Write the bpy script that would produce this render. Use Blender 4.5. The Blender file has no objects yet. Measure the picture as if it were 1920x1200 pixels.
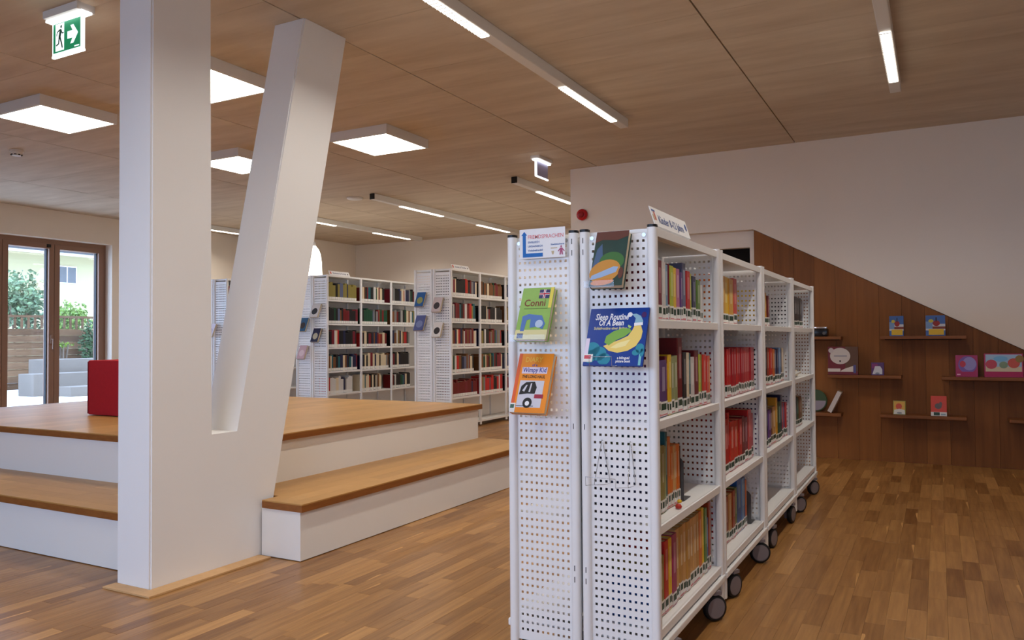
import bpy, bmesh, math, random
from mathutils import Vector, Matrix, Euler
from math import radians, sin, cos, pi, tan

random.seed(7)
scene = bpy.context.scene
COL = scene.collection

# ------------------------------------------------------------------ camera
EYE = 1.10
FPX, YAW, PITCH, ROLL = 1476.0, 28.39, 1.365, -0.43
cam_data = bpy.data.cameras.new('camera')
cam = bpy.data.objects.new('camera', cam_data)
COL.objects.link(cam)
cam_data.sensor_fit = 'HORIZONTAL'
cam_data.sensor_width = 36.0
cam_data.lens = FPX * 36.0 / 1920.0
cam_data.clip_start = 0.05
cam_data.clip_end = 200
_y, _p, _r = radians(YAW), radians(PITCH), radians(ROLL)
_f = Vector((-sin(_y), cos(_y), 0)); _rt = Vector((cos(_y), sin(_y), 0)); _u = Vector((0, 0, 1))
_f2 = cos(_p) * _f + sin(_p) * _u
_u2 = -sin(_p) * _f + cos(_p) * _u
_r3 = cos(_r) * _rt + sin(_r) * _u2
_u3 = -sin(_r) * _rt + cos(_r) * _u2
cam.matrix_world = Matrix(((_r3.x, _u3.x, -_f2.x, 0), (_r3.y, _u3.y, -_f2.y, 0), (_r3.z, _u3.z, -_f2.z, EYE), (0, 0, 0, 1)))
scene.camera = cam

def project(P):
    d = Vector(P) - Vector((0, 0, EYE))
    z = d.dot(_f2)
    if z < 0.05:
        return None
    return 960 + FPX * d.dot(_r3) / z, 600 - FPX * d.dot(_u3) / z, z

# ------------------------------------------------------------------ world, daylight, exposure
SKY = 7.2
world = bpy.data.worlds.new('sky')
scene.world = world
world.use_nodes = True
_bg = world.node_tree.nodes['Background']
_bg.inputs[0].default_value = (0.55, 0.73, 1.14, 1)
_bg.inputs[1].default_value = SKY

def window_portal(name, loc, rot, sx, sy):
    l = bpy.data.lights.new(name, 'AREA')
    l.shape = 'RECTANGLE'; l.size = sx; l.size_y = sy
    l.cycles.is_portal = True
    o = bpy.data.objects.new(name, l)
    o.location = loc; o.rotation_euler = rot
    COL.objects.link(o)
    return o
window_portal('garden_door_portal', (-10.62, 5.55, 1.3), (0, radians(-90), 0), 2.45, 3.5)
window_portal('street_window_portal', (-2.9, -3.02, 1.675), (radians(90), 0, 0), 8.2, 1.35)

LAMP_PANEL = 14.0
LAMP_TRACK = 5.0
TRACK_W = 10.0          # watts of each one metre track segment, beam cut off toward the horizontal
LAMP_COL = (1.0, 0.94, 0.85, 1)

vs = scene.view_settings
vs.view_transform = 'Standard'
vs.look = 'None'
vs.exposure = 0.1
vs.gamma = 1.0
vs.use_curve_mapping = False

# ------------------------------------------------------------------ colours and materials
def lin(c):
    out = []
    for v in c:
        v /= 255.0
        out.append(v / 12.92 if v <= 0.04045 else ((v + 0.055) / 1.055) ** 2.4)
    return (out[0], out[1], out[2], 1.0)

MATS = {}
def mat(name, rgb, rough=0.5, spec=0.4, metal=0.0, vary=0.0, scale=8.0, bump=0.0, stretch=None, emit=None):
    if name in MATS:
        return MATS[name]
    m = bpy.data.materials.new(name)
    m.use_nodes = True
    nt = m.node_tree
    b = nt.nodes['Principled BSDF']
    col = lin(rgb)
    b.inputs['Base Color'].default_value = col
    b.inputs['Roughness'].default_value = rough
    b.inputs['Metallic'].default_value = metal
    b.inputs['Specular IOR Level'].default_value = spec
    if vary or bump:
        tc = nt.nodes.new('ShaderNodeTexCoord')
        mp = nt.nodes.new('ShaderNodeMapping')
        if stretch:
            mp.inputs['Scale'].default_value = stretch
        nz = nt.nodes.new('ShaderNodeTexNoise')
        nz.inputs['Scale'].default_value = scale
        nz.inputs['Detail'].default_value = 4
        nt.links.new(tc.outputs['Object'], mp.inputs[0])
        nt.links.new(mp.outputs[0], nz.inputs['Vector'])
        if vary:
            rp = nt.nodes.new('ShaderNodeMapRange')
            rp.inputs['From Min'].default_value = 0.25; rp.inputs['From Max'].default_value = 0.75
            rp.inputs['To Min'].default_value = 1 - vary; rp.inputs['To Max'].default_value = 1 + vary
            nt.links.new(nz.outputs['Fac'], rp.inputs['Value'])
            mx = nt.nodes.new('ShaderNodeVectorMath'); mx.operation = 'SCALE'
            mx.inputs[0].default_value = col[:3]
            nt.links.new(rp.outputs[0], mx.inputs['Scale'])
            nt.links.new(mx.outputs[0], b.inputs['Base Color'])
        if bump:
            bp = nt.nodes.new('ShaderNodeBump')
            bp.inputs['Strength'].default_value = bump
            bp.inputs['Distance'].default_value = 0.004
            nt.links.new(nz.outputs['Fac'], bp.inputs['Height'])
            nt.links.new(bp.outputs[0], b.inputs['Normal'])
    if emit:
        b.inputs['Emission Color'].default_value = emit[0]
        b.inputs['Emission Strength'].default_value = emit[1]
    MATS[name] = m
    return m

def wood(name, dark, light, rough=0.4, stretch=(30, 1.6, 6), scale=2.0, spec=0.35, use_tone=True, tone_amt=0.5, grain=0.28):
    """wood: fine grain along one axis and a tone per board from the 'tone' attribute"""
    if name in MATS:
        return MATS[name]
    m = bpy.data.materials.new(name); m.use_nodes = True
    nt = m.node_tree; b = nt.nodes['Principled BSDF']
    tc = nt.nodes.new('ShaderNodeTexCoord'); mp = nt.nodes.new('ShaderNodeMapping')
    mp.inputs['Scale'].default_value = stretch
    nz = nt.nodes.new('ShaderNodeTexNoise'); nz.inputs['Scale'].default_value = scale
    nz.inputs['Detail'].default_value = 6; nz.inputs['Roughness'].default_value = 0.6
    nt.links.new(tc.outputs['Object'], mp.inputs[0])
    if use_tone:
        at = nt.nodes.new('ShaderNodeAttribute'); at.attribute_name = 'tone'
        cb = nt.nodes.new('ShaderNodeCombineXYZ')
        sc = nt.nodes.new('ShaderNodeMath'); sc.operation = 'MULTIPLY'; sc.inputs[1].default_value = 37.0
        nt.links.new(at.outputs['Fac'], sc.inputs[0])
        for i in range(3):
            nt.links.new(sc.outputs[0], cb.inputs[i])
        ad = nt.nodes.new('ShaderNodeVectorMath'); ad.operation = 'ADD'
        nt.links.new(mp.outputs[0], ad.inputs[0]); nt.links.new(cb.outputs[0], ad.inputs[1])
        nt.links.new(ad.outputs[0], nz.inputs['Vector'])
    else:
        nt.links.new(mp.outputs[0], nz.inputs['Vector'])
    g = nt.nodes.new('ShaderNodeMapRange')
    g.inputs['From Min'].default_value = 0.3; g.inputs['From Max'].default_value = 0.7
    g.inputs['To Min'].default_value = -grain; g.inputs['To Max'].default_value = grain
    nt.links.new(nz.outputs['Fac'], g.inputs['Value'])
    f = nt.nodes.new('ShaderNodeMath'); f.operation = 'ADD'; f.use_clamp = True
    nt.links.new(g.outputs[0], f.inputs[0])
    if use_tone:
        nt.links.new(at.outputs['Fac'], f.inputs[1])
    else:
        f.inputs[1].default_value = 0.5
    mx = nt.nodes.new('ShaderNodeMix'); mx.data_type = 'RGBA'
    mx.inputs[6].default_value = lin(dark); mx.inputs[7].default_value = lin(light)
    nt.links.new(f.outputs[0], mx.inputs[0])
    nt.links.new(mx.outputs[2], b.inputs['Base Color'])
    b.inputs['Roughness'].default_value = rough
    b.inputs['Specular IOR Level'].default_value = spec
    MATS[name] = m
    return m

def emitter(name, col, strength):
    if name in MATS:
        return MATS[name]
    m = bpy.data.materials.new(name); m.use_nodes = True
    nt = m.node_tree; nt.nodes.clear()
    e = nt.nodes.new('ShaderNodeEmission'); o = nt.nodes.new('ShaderNodeOutputMaterial')
    e.inputs[0].default_value = col; e.inputs[1].default_value = strength
    nt.links.new(e.outputs[0], o.inputs[0])
    MATS[name] = m
    return m

def glass(name, tint=(0.95, 0.98, 0.97), gloss=0.06):
    if name in MATS:
        return MATS[name]
    m = bpy.data.materials.new(name); m.use_nodes = True
    nt = m.node_tree; nt.nodes.clear()
    t = nt.nodes.new('ShaderNodeBsdfTransparent'); t.inputs[0].default_value = (*tint, 1)
    g = nt.nodes.new('ShaderNodeBsdfGlossy'); g.inputs['Roughness'].default_value = 0.03
    mx = nt.nodes.new('ShaderNodeMixShader'); mx.inputs[0].default_value = gloss
    o = nt.nodes.new('ShaderNodeOutputMaterial')
    nt.links.new(t.outputs[0], mx.inputs[1]); nt.links.new(g.outputs[0], mx.inputs[2]); nt.links.new(mx.outputs[0], o.inputs[0])
    MATS[name] = m
    return m

M_WALL = mat('wall_paint', (240, 228, 212), 0.85, 0.2, vary=0.02, scale=1.2, bump=0.05)
M_COLUMN = mat('column_paint', (240, 238, 236), 0.7, 0.25, vary=0.015, scale=1.5)
M_RISER = mat('riser_paint', (240, 236, 230), 0.6, 0.3)
M_WHITE = mat('white_steel', (238, 237, 236), 0.38, 0.45)
M_CAP = mat('black_plastic', (22, 22, 24), 0.4)
M_DARK = mat('dark_gap', (18, 16, 15), 0.7)
M_RUBBER = mat('wheel_rubber', (26, 26, 28), 0.55)
M_HUB = mat('wheel_hub', (128, 118, 120), 0.5)
M_WIRE = mat('wire_steel', (190, 192, 196), 0.25, 0.5, metal=0.9)
M_CEIL = wood('ceiling_board', (186, 166, 142), (220, 204, 182), 0.75, (0.9, 5, 3), 1.3, 0.2, True, grain=0.30)
M_FLOOR = wood('oak_parquet', (116, 73, 33), (204, 152, 90), 0.30, (26, 1.4, 6), 2.2, 0.4, True, grain=0.2)
M_STEP = wood('oak_stave', (168, 122, 64), (202, 155, 92), 0.36, (1.5, 1.5, 6), 5.0, 0.4, True, grain=0.15)
M_NOSE = wood('oak_edge', (122, 70, 28), (160, 100, 48), 0.45, (6, 2, 20), 3.0, 0.3, False)
M_PANELING = wood('oak_paneling', (97, 54, 21), (156, 98, 46), 0.55, (10, 10, 0.6), 2.4, 0.25, True, grain=0.18)
M_WSHELF = wood('oak_wall_shelf', (104, 58, 26), (150, 94, 50), 0.5, (2, 12, 12), 3.0, 0.3, False)
M_PLINTH = wood('pale_oak_trim', (196, 150, 98), (226, 184, 134), 0.5, (4, 4, 20), 3.0, 0.3, False)
M_FRAME = mat('brown_frame', (148, 112, 90), 0.45, 0.4)
M_SEAL = mat('black_seal', (24, 22, 24), 0.6)
M_GLASS = glass('window_glass')
M_ACRYL = glass('clear_acrylic', (0.97, 0.97, 0.98), 0.02)
M_LPANEL = emitter('led_panel_diffuser', LAMP_COL, LAMP_PANEL)
M_LTRACK = emitter('led_track_diffuser', LAMP_COL, LAMP_TRACK)
M_LHOUSE = mat('lamp_housing', (226, 222, 216), 0.5)
M_PAGES = mat('paper_pages', (222, 208, 178), 0.8, 0.1)
M_PAPER = mat('white_paper', (240, 240, 242), 0.6, 0.2)
M_STICK = mat('sticker_white', (232, 230, 226), 0.5, 0.3)
M_GREEN = mat('sticker_green', (34, 62, 44), 0.5, 0.3)
M_PINK = mat('sticker_red_edge', (196, 120, 124), 0.5, 0.3)
M_BOOKEND = mat('bookend_grey', (84, 82, 82), 0.45)

# ------------------------------------------------------------------ mesh helpers
class MB:
    """collects faces into one mesh; material index per face"""
    def __init__(s):
        s.v = []; s.f = []; s.mi = []; s.tone = []
    def add(s, vs_, fs, mi=0, tone=0.5):
        n = len(s.v); s.v.extend(vs_)
        for f in fs:
            s.f.append(tuple(i + n for i in f)); s.mi.append(mi); s.tone.append(tone)
    def box(s, x0, x1, y0, y1, z0, z1, mi=0, tone=0.5):
        s.add([(x0, y0, z0), (x1, y0, z0), (x1, y1, z0), (x0, y1, z0), (x0, y0, z1), (x1, y0, z1), (x1, y1, z1), (x0, y1, z1)],
              [(0, 3, 2, 1), (4, 5, 6, 7), (0, 1, 5, 4), (1, 2, 6, 5), (2, 3, 7, 6), (3, 0, 4, 7)], mi, tone)
    def cbox(s, x0, x1, y0, y1, z0, z1, c=0.004, mi=0, tone=0.5):
        """box with chamfered edges"""
        bm = bmesh.new()
        bmesh.ops.create_cube(bm, size=1)
        for v in bm.verts:
            v.co = Vector(((x0 + x1) / 2 + v.co.x * (x1 - x0), (y0 + y1) / 2 + v.co.y * (y1 - y0), (z0 + z1) / 2 + v.co.z * (z1 - z0)))
        bmesh.ops.bevel(bm, geom=bm.edges[:], offset=c, segments=2, affect='EDGES', profile=0.6)
        s.from_bm(bm, mi, tone)
    def from_bm(s, bm, mi=0, tone=0.5):
        bm.verts.ensure_lookup_table(); bm.verts.index_update()
        s.add([tuple(v.co) for v in bm.verts], [tuple(v.index for v in f.verts) for f in bm.faces], mi, tone)
        bm.free()
    def prism(s, poly, axis, a, b, mi=0, tone=0.5):
        """poly of 2d points extruded along axis ('x': (y,z), 'y': (x,z), 'z': (x,y))"""
        def P(q, t):
            return {'x': (t, q[0], q[1]), 'y': (q[0], t, q[1]), 'z': (q[0], q[1], t)}[axis]
        n = len(poly)
        vv = [P(q, a) for q in poly] + [P(q, b) for q in poly]
        ff = [tuple(range(n)), tuple(range(2 * n - 1, n - 1, -1))] + [(i, n + i, n + (i + 1) % n, (i + 1) % n) for i in range(n)]
        s.add(vv, ff, mi, tone)
    def cyl(s, c, r, h, axis='z', n=20, mi=0, r2=None):
        r2 = r if r2 is None else r2
        vv = []
        for k, (rr, t) in enumerate(((r, 0), (r2, h))):
            for i in range(n):
                a = 2 * pi * i / n; p, q = rr * cos(a), rr * sin(a)
                vv.append({'z': (c[0] + p, c[1] + q, c[2] + t), 'x': (c[0] + t, c[1] + p, c[2] + q), 'y': (c[0] + p, c[1] + t, c[2] + q)}[axis])
        ff = [tuple(range(n - 1, -1, -1)), tuple(range(n, 2 * n))] + [(i, (i + 1) % n, n + (i + 1) % n, n + i) for i in range(n)]
        s.add(vv, ff, mi)
    def lathe(s, c, prof, n=28, axis='z', mi=0):
        vv = []; ff = []
        for (r, t) in prof:
            for i in range(n):
                a = 2 * pi * i / n
                p, q = r * cos(a), r * sin(a)
                vv.append({'z': (c[0] + p, c[1] + q, c[2] + t), 'y': (c[0] + p, c[1] + t, c[2] + q), 'x': (c[0] + t, c[1] + p, c[2] + q)}[axis])
        for k in range(len(prof) - 1):
            for i in range(n):
                j = (i + 1) % n
                ff.append((k * n + i, k * n + j, (k + 1) * n + j, (k + 1) * n + i))
        s.add(vv, ff, mi)
    def tube(s, pts, r, n=8, mi=0):
        pts = [Vector(p) for p in pts]
        vv = []; ff = []
        for i, p in enumerate(pts):
            d = (pts[min(i + 1, len(pts) - 1)] - pts[max(i - 1, 0)]).normalized()
            a = d.orthogonal().normalized(); b2 = d.cross(a)
            if i and vv:
                pa = Vector(vv[-n]) - pts[i - 1]
                a = (pa - d * pa.dot(d)).normalized(); b2 = d.cross(a)
            for k in range(n):
                t = 2 * pi * k / n
                vv.append(tuple(p + r * (cos(t) * a + sin(t) * b2)))
        for i in range(len(pts) - 1):
            for k in range(n):
                k2 = (k + 1) % n
                ff.append((i * n + k, i * n + k2, (i + 1) * n + k2, (i + 1) * n + k))
        ff.append(tuple(range(n - 1, -1, -1))); ff.append(tuple(range(len(vv) - n, len(vv))))
        s.add(vv, ff, mi)
    def mesh(s, name, mats, smooth=False, tone=False):
        me = bpy.data.meshes.new(name)
        me.from_pydata(s.v, [], s.f)
        for m in (mats if isinstance(mats, (list, tuple)) else [mats]):
            me.materials.append(m)
        if any(s.mi):
            me.polygons.foreach_set('material_index', s.mi)
        if smooth:
            me.polygons.foreach_set('use_smooth', [True] * len(s.f))
        if tone:
            at = me.attributes.new('tone', 'FLOAT', 'FACE')
            at.data.foreach_set('value', s.tone)
        me.validate(); me.update()
        return me
    def build(s, name, mats, parent=None, smooth=False, tone=False):
        return link(name, s.mesh(name, mats, smooth, tone), parent)

def link(name, me, parent=None, loc=None, rot=None, scale=None):
    o = bpy.data.objects.new(name, me)
    COL.objects.link(o)
    if parent is not None:
        o.parent = parent
    if loc is not None: o.location = loc
    if rot is not None: o.rotation_euler = rot
    if scale is not None: o.scale = scale
    return o

def smooth_angle(o, deg=35):
    me = o.data
    me.polygons.foreach_set('use_smooth', [True] * len(me.polygons))
    try:
        me.set_sharp_from_angle(angle=radians(deg))
    except Exception:
        pass

def tag(o, label, cat=None, group=None, kind=None):
    o['label'] = label
    if cat: o['category'] = cat
    if group: o['group'] = group
    if kind: o['kind'] = kind
    return o

def empty(name, loc=(0, 0, 0), rot=(0, 0, 0)):
    o = bpy.data.objects.new(name, None)
    o.empty_display_size = 0.1
    o.location = loc; o.rotation_euler = rot
    COL.objects.link(o)
    return o

def text_mesh(txt, size, bold=0.0, align='LEFT', shear=0.0, xscale=1.0):
    cu = bpy.data.curves.new('lettering', 'FONT')
    cu.body = txt; cu.size = size; cu.align_x = align; cu.offset = bold; cu.shear = shear
    cu.resolution_u = 2
    o = bpy.data.objects.new('lettering', cu)
    COL.objects.link(o)
    dg = bpy.context.evaluated_depsgraph_get()
    me = bpy.data.meshes.new_from_object(o.evaluated_get(dg))
    bpy.data.objects.remove(o)
    bpy.data.curves.remove(cu)
    for v in me.vertices:
        v.co.x *= xscale
    return me

# a flat print frame: u to the right, v up, printed side looks toward local -Y, layer = distance in front of the sheet
def put_text(txt, u, v, size, m, parent, layer, width=None, align='LEFT', bold=0.0, shear=0.0):
    me = text_mesh(txt, size, bold, align, shear)
    if width and me.vertices:
        xs = [q.co.x for q in me.vertices]; w = max(xs) - min(xs)
        k = width / w if w else 1
        for q in me.vertices: q.co.x *= k
    for q in me.vertices:
        x, y = q.co.x, q.co.y
        q.co = (u + x, -layer, v + y)
    me.materials.clear(); me.materials.append(m)
    me.name = 'lettering'
    return link('lettering', me, parent)

def put_flat(name, pts, m, parent, layer):
    mb = MB()
    n = len(pts)
    mb.add([(p[0], -layer, p[1]) for p in pts] + [(p[0], -layer + 0.0003, p[1]) for p in pts],
           [tuple(range(n)), tuple(range(2 * n - 1, n - 1, -1))] + [(i, n + i, n + (i + 1) % n, (i + 1) % n) for i in range(n)])
    return mb.build(name, m, parent)

def ell(cx, cy, rx, ry, n=24, a0=0, a1=360, rot=0):
    out = []
    for i in range(n):
        a = radians(a0 + (a1 - a0) * i / (n if a1 - a0 == 360 else n - 1))
        x, y = rx * cos(a), ry * sin(a)
        r = radians(rot)
        out.append((cx + x * cos(r) - y * sin(r), cy + x * sin(r) + y * cos(r)))
    return out
def rect(u0, v0, u1, v1):
    return [(u0, v0), (u1, v0), (u1, v1), (u0, v1)]

# ------------------------------------------------------------------ room shell
H = 2.895
XL, XR, YB, YF = -10.56, 2.6, -3.0, 11.72      # left wall, right wall, behind the camera, far wall

floor = MB(); floor.box(XL - 0.3, XR + 0.3, YB - 0.3, YF + 0.3, -0.2, -0.012)
floor = floor.build('floor', mat('floor_base', (70, 42, 20), 0.8))
tag(floor, 'brown oak strip parquet floor of the library', None, None, 'structure')

ceiling = MB(); ceiling.box(XL - 0.3, XR + 0.3, YB - 0.3, YF + 0.3, H + 0.02, H + 0.25)
ceiling = ceiling.build('ceiling', mat('ceiling_core', (96, 72, 52), 0.9))
tag(ceiling, 'light brown board ceiling with long panel joints', None, None, 'structure')
cx = [XL - 0.1, -9.01, -7.04, -5.07, -3.10, -1.13, 0.84, XR + 0.1]
for i in range(len(cx) - 1):
    y = YB - 0.1 - random.random() * 0.3
    while y < YF + 0.1:
        d = random.choice((0.36, 0.40, 0.40, 0.44))
        mb = MB(); dz = random.uniform(0, 0.0015)
        mb.box(cx[i] + 0.005, cx[i + 1] - 0.005, y + 0.0009, y + d - 0.0009, H + dz, H + 0.022, tone=random.uniform(0.44, 0.56))
        mb.build('panel', M_CEIL, ceiling, tone=True)
        y += d

def struct(name, mb, m, label, **k):
    return tag(mb.build(name, m, **k), label, None, None, 'structure')

# left wall with the garden doors opening
OY0, OY1, OZ1 = 3.75, 7.30, 2.51
w = MB()
w.box(XL - 0.36, XL, YB - 0.3, OY0, 0, H + 0.05)
w.box(XL - 0.36, XL, OY1, 9.7, 0, H + 0.05)
w.box(XL - 0.36, XL, OY0, OY1, OZ1, H + 0.05)
w.box(XL - 0.36, XL, OY0, OY1, -0.1, 0.0)
w.box(XL - 0.36, -9.70, 9.7, YF + 0.3, 0, H + 0.05)
struct('wall_left', w, M_WALL, 'white plastered wall around the brown glazed garden doors')
w = MB(); w.box(-9.70, -3.41, YF, YF + 0.3, 0, H + 0.05)
struct('wall_far', w, M_WALL, 'pale far wall behind the rows of tall bookcases')
w = MB(); w.box(XR, XR + 0.3, YB - 0.3, YF + 0.3, 0, H + 0.05)
struct('wall_right', w, M_WALL, 'plain white wall at the right side of the room')
WY = 7.64
w = MB()
w.box(-3.41, -2.55, WY, WY + 0.3, 0, H + 0.05)
w.box(-2.55, -1.52, WY, WY + 0.3, 2.12, H + 0.05)
SX0, SZ0 = -1.52, 2.12
SLOPE = -0.5335
def slope_z(x): return SZ0 + SLOPE * (x - SX0)
w.prism([(-1.52, SZ0), (XR, slope_z(XR)), (XR, H + 0.05), (-1.52, H + 0.05)], 'y', WY, WY + 0.3)
w.box(-3.41, -3.16, WY + 0.3, YF, 0, H + 0.05)
struct('wall_back', w, M_WALL, 'white wall above the sloping oak panelling under the stairs')
# wall behind the camera with a long street window
w = MB()
BX0, BX1, BZ0, BZ1 = -7.0, 1.2, 1.0, 2.35
w.box(XL, BX0, YB - 0.3, YB, 0, H + 0.05)
w.box(BX1, XR, YB - 0.3, YB, 0, H + 0.05)
w.box(BX0, BX1, YB - 0.3, YB, 0, BZ0)
w.box(BX0, BX1, YB - 0.3, YB, BZ1, H + 0.05)
struct('wall_front', w, M_WALL, 'white wall with a long street window behind the viewer')
fr = MB()
fr.box(BX0, BX1, YB - 0.2, YB - 0.12, BZ0, BZ0 + 0.06); fr.box(BX0, BX1, YB - 0.2, YB - 0.12, BZ1 - 0.06, BZ1)
for k in range(6):
    x = BX0 + (BX1 - BX0 - 0.06) * k / 5
    fr.box(x, x + 0.06, YB - 0.2, YB - 0.12, BZ0 + 0.06, BZ1 - 0.06)
w3 = struct('window_2', fr, M_FRAME, 'long brown framed street window behind the viewer')
for k in range(5):
    x = BX0 + 0.06 + (BX1 - BX0 - 0.06) * k / 5
    mb = MB(); mb.box(x, x + (BX1 - BX0 - 0.06) / 5 - 0.06, YB - 0.165, YB - 0.16, BZ0 + 0.06, BZ1 - 0.06)
    mb.build('pane', M_GLASS, w3)

# oak panelling: vertical boards under the slope
pan = empty('trim_1', (0, WY, 0))
tag(pan, 'dark oak panelling of vertical boards under the sloping stair wall', None, None, 'structure')
x = -1.52; bw = 0.178
while x < 2.4:
    x1 = min(x + bw, 2.4)
    mb = MB(); pr_ = random.uniform(0, 0.002)
    mb.prism([(x + 0.0008, 0), (x1 - 0.0008, 0), (x1 - 0.0008, slope_z(x1) - 0.004), (x + 0.0008, slope_z(x) - 0.004)], 'y', 0.012 - pr_, 0.05, tone=random.uniform(0.25, 0.75))
    mb.build('board', M_PANELING, pan, tone=True)
    x = x1
mb = MB(); mb.box(-1.52, XR, 0.05, 0.28, 0, 0.04); mb.prism([(-1.52, 0.0), (XR, 0.0), (XR, max(slope_z(XR), 0.01)), (-1.52, SZ0 - 0.01)], 'y', 0.055, 0.25)
mb.build('backing', M_DARK, pan)

# door niche beside the panelling
dn = empty('door_1', (-2.03, WY, 0))
tag(dn, 'white framed doorway with a dark glass door beside the oak panelling', None, None, 'structure')
mb = MB()
mb.box(-0.52, 0.505, 0.11, 0.30, 1.965, 2.12); mb.box(0.465, 0.505, 0.05, 0.30, 0, 1.965); mb.box(-0.52, -0.47, 0.05, 0.30, 0, 1.965)
mb.build('door_frame', M_WALL, dn)
mb = MB(); mb.box(-0.47, 0.465, 0.2, 0.24, 0.0, 1.965); mb.build('door_leaf', mat('dark_door_glass', (20, 16, 14), 0.7, 0.1), dn)
mb = MB(); mb.tube([(-0.38, 0.2, 1.02), (-0.38, 0.16, 1.02), (-0.26, 0.16, 1.02)], 0.009); mb.build('door_handle', M_WIRE, dn, smooth=True)

# garden doors
gd = empty('window_1', (-10.76, 0, 0))
tag(gd, 'brown framed glazed garden doors in the left wall', None, None, 'structure')
fx0, fx1 = -0.05, 0.05
mb = MB()
mb.box(fx0, fx1, OY0, OY1, 2.45, OZ1); mb.box(fx0, fx1, OY1 - 0.035, OY1, 0, 2.45); mb.box(fx0, fx1, OY0, OY0 + 0.035, 0, 2.45); mb.box(fx0, fx1, OY0, OY1, -0.0, 0.03)
mb.build('outer_frame', M_FRAME, gd)
ledges = [3.79, 4.47, 5.16, 5.845, 6.535, 7.262]
for a, b in zip(ledges[:-1], ledges[1:]):
    t = MB(); sw = 0.075
    t.box(fx0 - 0.01, fx1 + 0.012, a + 0.003, a + sw, 0.03, 2.447); t.box(fx0 - 0.01, fx1 + 0.012, b - sw, b - 0.003, 0.03, 2.447)
    t.box(fx0 - 0.01, fx1 + 0.012, a + sw, b - sw, 2.385, 2.447); t.box(fx0 - 0.01, fx1 + 0.012, a + sw, b - sw, 0.03, 0.12)
    lf = t.build('door_leaf', M_FRAME, gd)
    p = MB(); p.box(-0.004, 0.004, a + sw, b - sw, 0.12, 2.385); p.build('pane', M_GLASS, lf)
    s = MB(); s.box(-0.03, 0.02, b - sw - 0.012, b - sw, 0.12, 2.385); s.build('seal', M_SEAL, lf)
    if abs(b - 6.535) < 0.01:
        h = MB(); h.cbox(fx1 + 0.012, fx1 + 0.03, b - 0.055, b - 0.025, 1.08, 1.2, 0.005); h.tube([(fx1 + 0.03, b - 0.04, 1.14), (fx1 + 0.06, b - 0.04, 1.14), (fx1 + 0.06, b - 0.045, 1.0)], 0.009)
        h.build('handle', mat('bronze_handle', (150, 120, 100), 0.4), lf)
        h = MB(); h.box(fx1, fx1 + 0.03, b - 0.11, b - 0.06, 2.4, 2.44); h.build('door_stop', M_CAP, lf)

# ------------------------------------------------------------------ parquet strips
SW = 0.0705
strips = []
nx = int((XR - XL) / SW) + 1
for i in range(nx):
    x0 = XL + i * SW
    y = YB - random.random() * 0.5
    while y < YF:
        L = random.choice((0.28, 0.34, 0.40, 0.46, 0.52, 0.58)) * random.uniform(0.92, 1.08)
        r = random.random()
        tone = min(0.95, max(0.05, random.gauss(0.42, 0.11)))
        if r < 0.07: tone = random.uniform(0.60, 0.74)
        if r > 0.90: tone = random.uniform(0.16, 0.28)
        strips.append((x0, x0 + SW, max(y, YB), min(y + L, YF), tone, random.random()))
        y += L
def strip_geo(mb, s, ox=0, oy=0):
    x0, x1, y0, y1, tone, rr = s
    x0 -= ox; x1 -= ox; y0 -= oy; y1 -= oy
    g = 0.0002; z1 = 0.0 - (rr * 17 % 1) * 0.0003; zb = -0.012; c = 0.0006
    X0, X1, Y0, Y1 = x0 + g, x1 - g, y0 + g, y1 - g
    mb.add([(X0, Y0, zb), (X1, Y0, zb), (X1, Y1, zb), (X0, Y1, zb), (X0, Y0, z1 - c * .6), (X1, Y0, z1 - c * .6), (X1, Y1, z1 - c * .6), (X0, Y1, z1 - c * .6),
            (X0 + c, Y0 + c, z1), (X1 - c, Y0 + c, z1), (X1 - c, Y1 - c, z1), (X0 + c, Y1 - c, z1)],
           [(0, 1, 5, 4), (1, 2, 6, 5), (2, 3, 7, 6), (3, 0, 4, 7), (4, 5, 9, 8), (5, 6, 10, 9), (6, 7, 11, 10), (7, 4, 8, 11), (8, 9, 10, 11)], 0, tone)
    if rr < 0.085:      # pale sapwood sliver along one edge
        yy0 = Y0 + (Y1 - Y0) * (rr * 5 % 0.4); yy1 = yy0 + (Y1 - Y0) * 0.5
        xe = X0 + c if rr < 0.045 else X1 - c; sg = 1 if rr < 0.045 else -1
        mb.add([(xe, yy0, z1 + 0.0002), (xe + sg * 0.013, yy1 - 0.02, z1 + 0.0002), (xe + sg * 0.010, yy1, z1 + 0.0002), (xe, yy1, z1 + 0.0002)],
               [(0, 1, 2, 3) if sg > 0 else (3, 2, 1, 0)], 0, 1.0)
def covered(x, y):
    if -1.32 < x < -0.77 and 2.38 < y < 6.0: return True
    if x < -2.8 and 2.42 < y < 5.58 and x > -6.8: return True
    return False
cand = []
for k, s in enumerate(strips):
    cxm, cym = (s[0] + s[1]) / 2, (s[2] + s[3]) / 2
    if covered(cxm, cym): continue
    q = project((cxm, cym, 0))
    if not q or not (-20 < q[0] < 1940 and 0 < q[1] < 1215): continue
    if q[1] > 900 and 955 < q[0] < 1245: continue
    cand.append((-(s[3] - s[2]) / q[2] ** 3, k))
cand.sort()
single = set(k for _, k in cand[:300])
rest = MB()
for k, s in enumerate(strips):
    if k in single:
        ox, oy = s[0], s[2]
        mb = MB(); strip_geo(mb, s, ox, oy)
        link('floor_strip', mb.mesh('floor_strip', M_FLOOR, tone=True), floor, (ox, oy, 0))
    else:
        strip_geo(rest, s)
o = rest.build('floor_strips', M_FLOOR, floor, tone=True)
o['kind'] = 'stuff'; o['label'] = 'remaining oak strips of the parquet floor'

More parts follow.
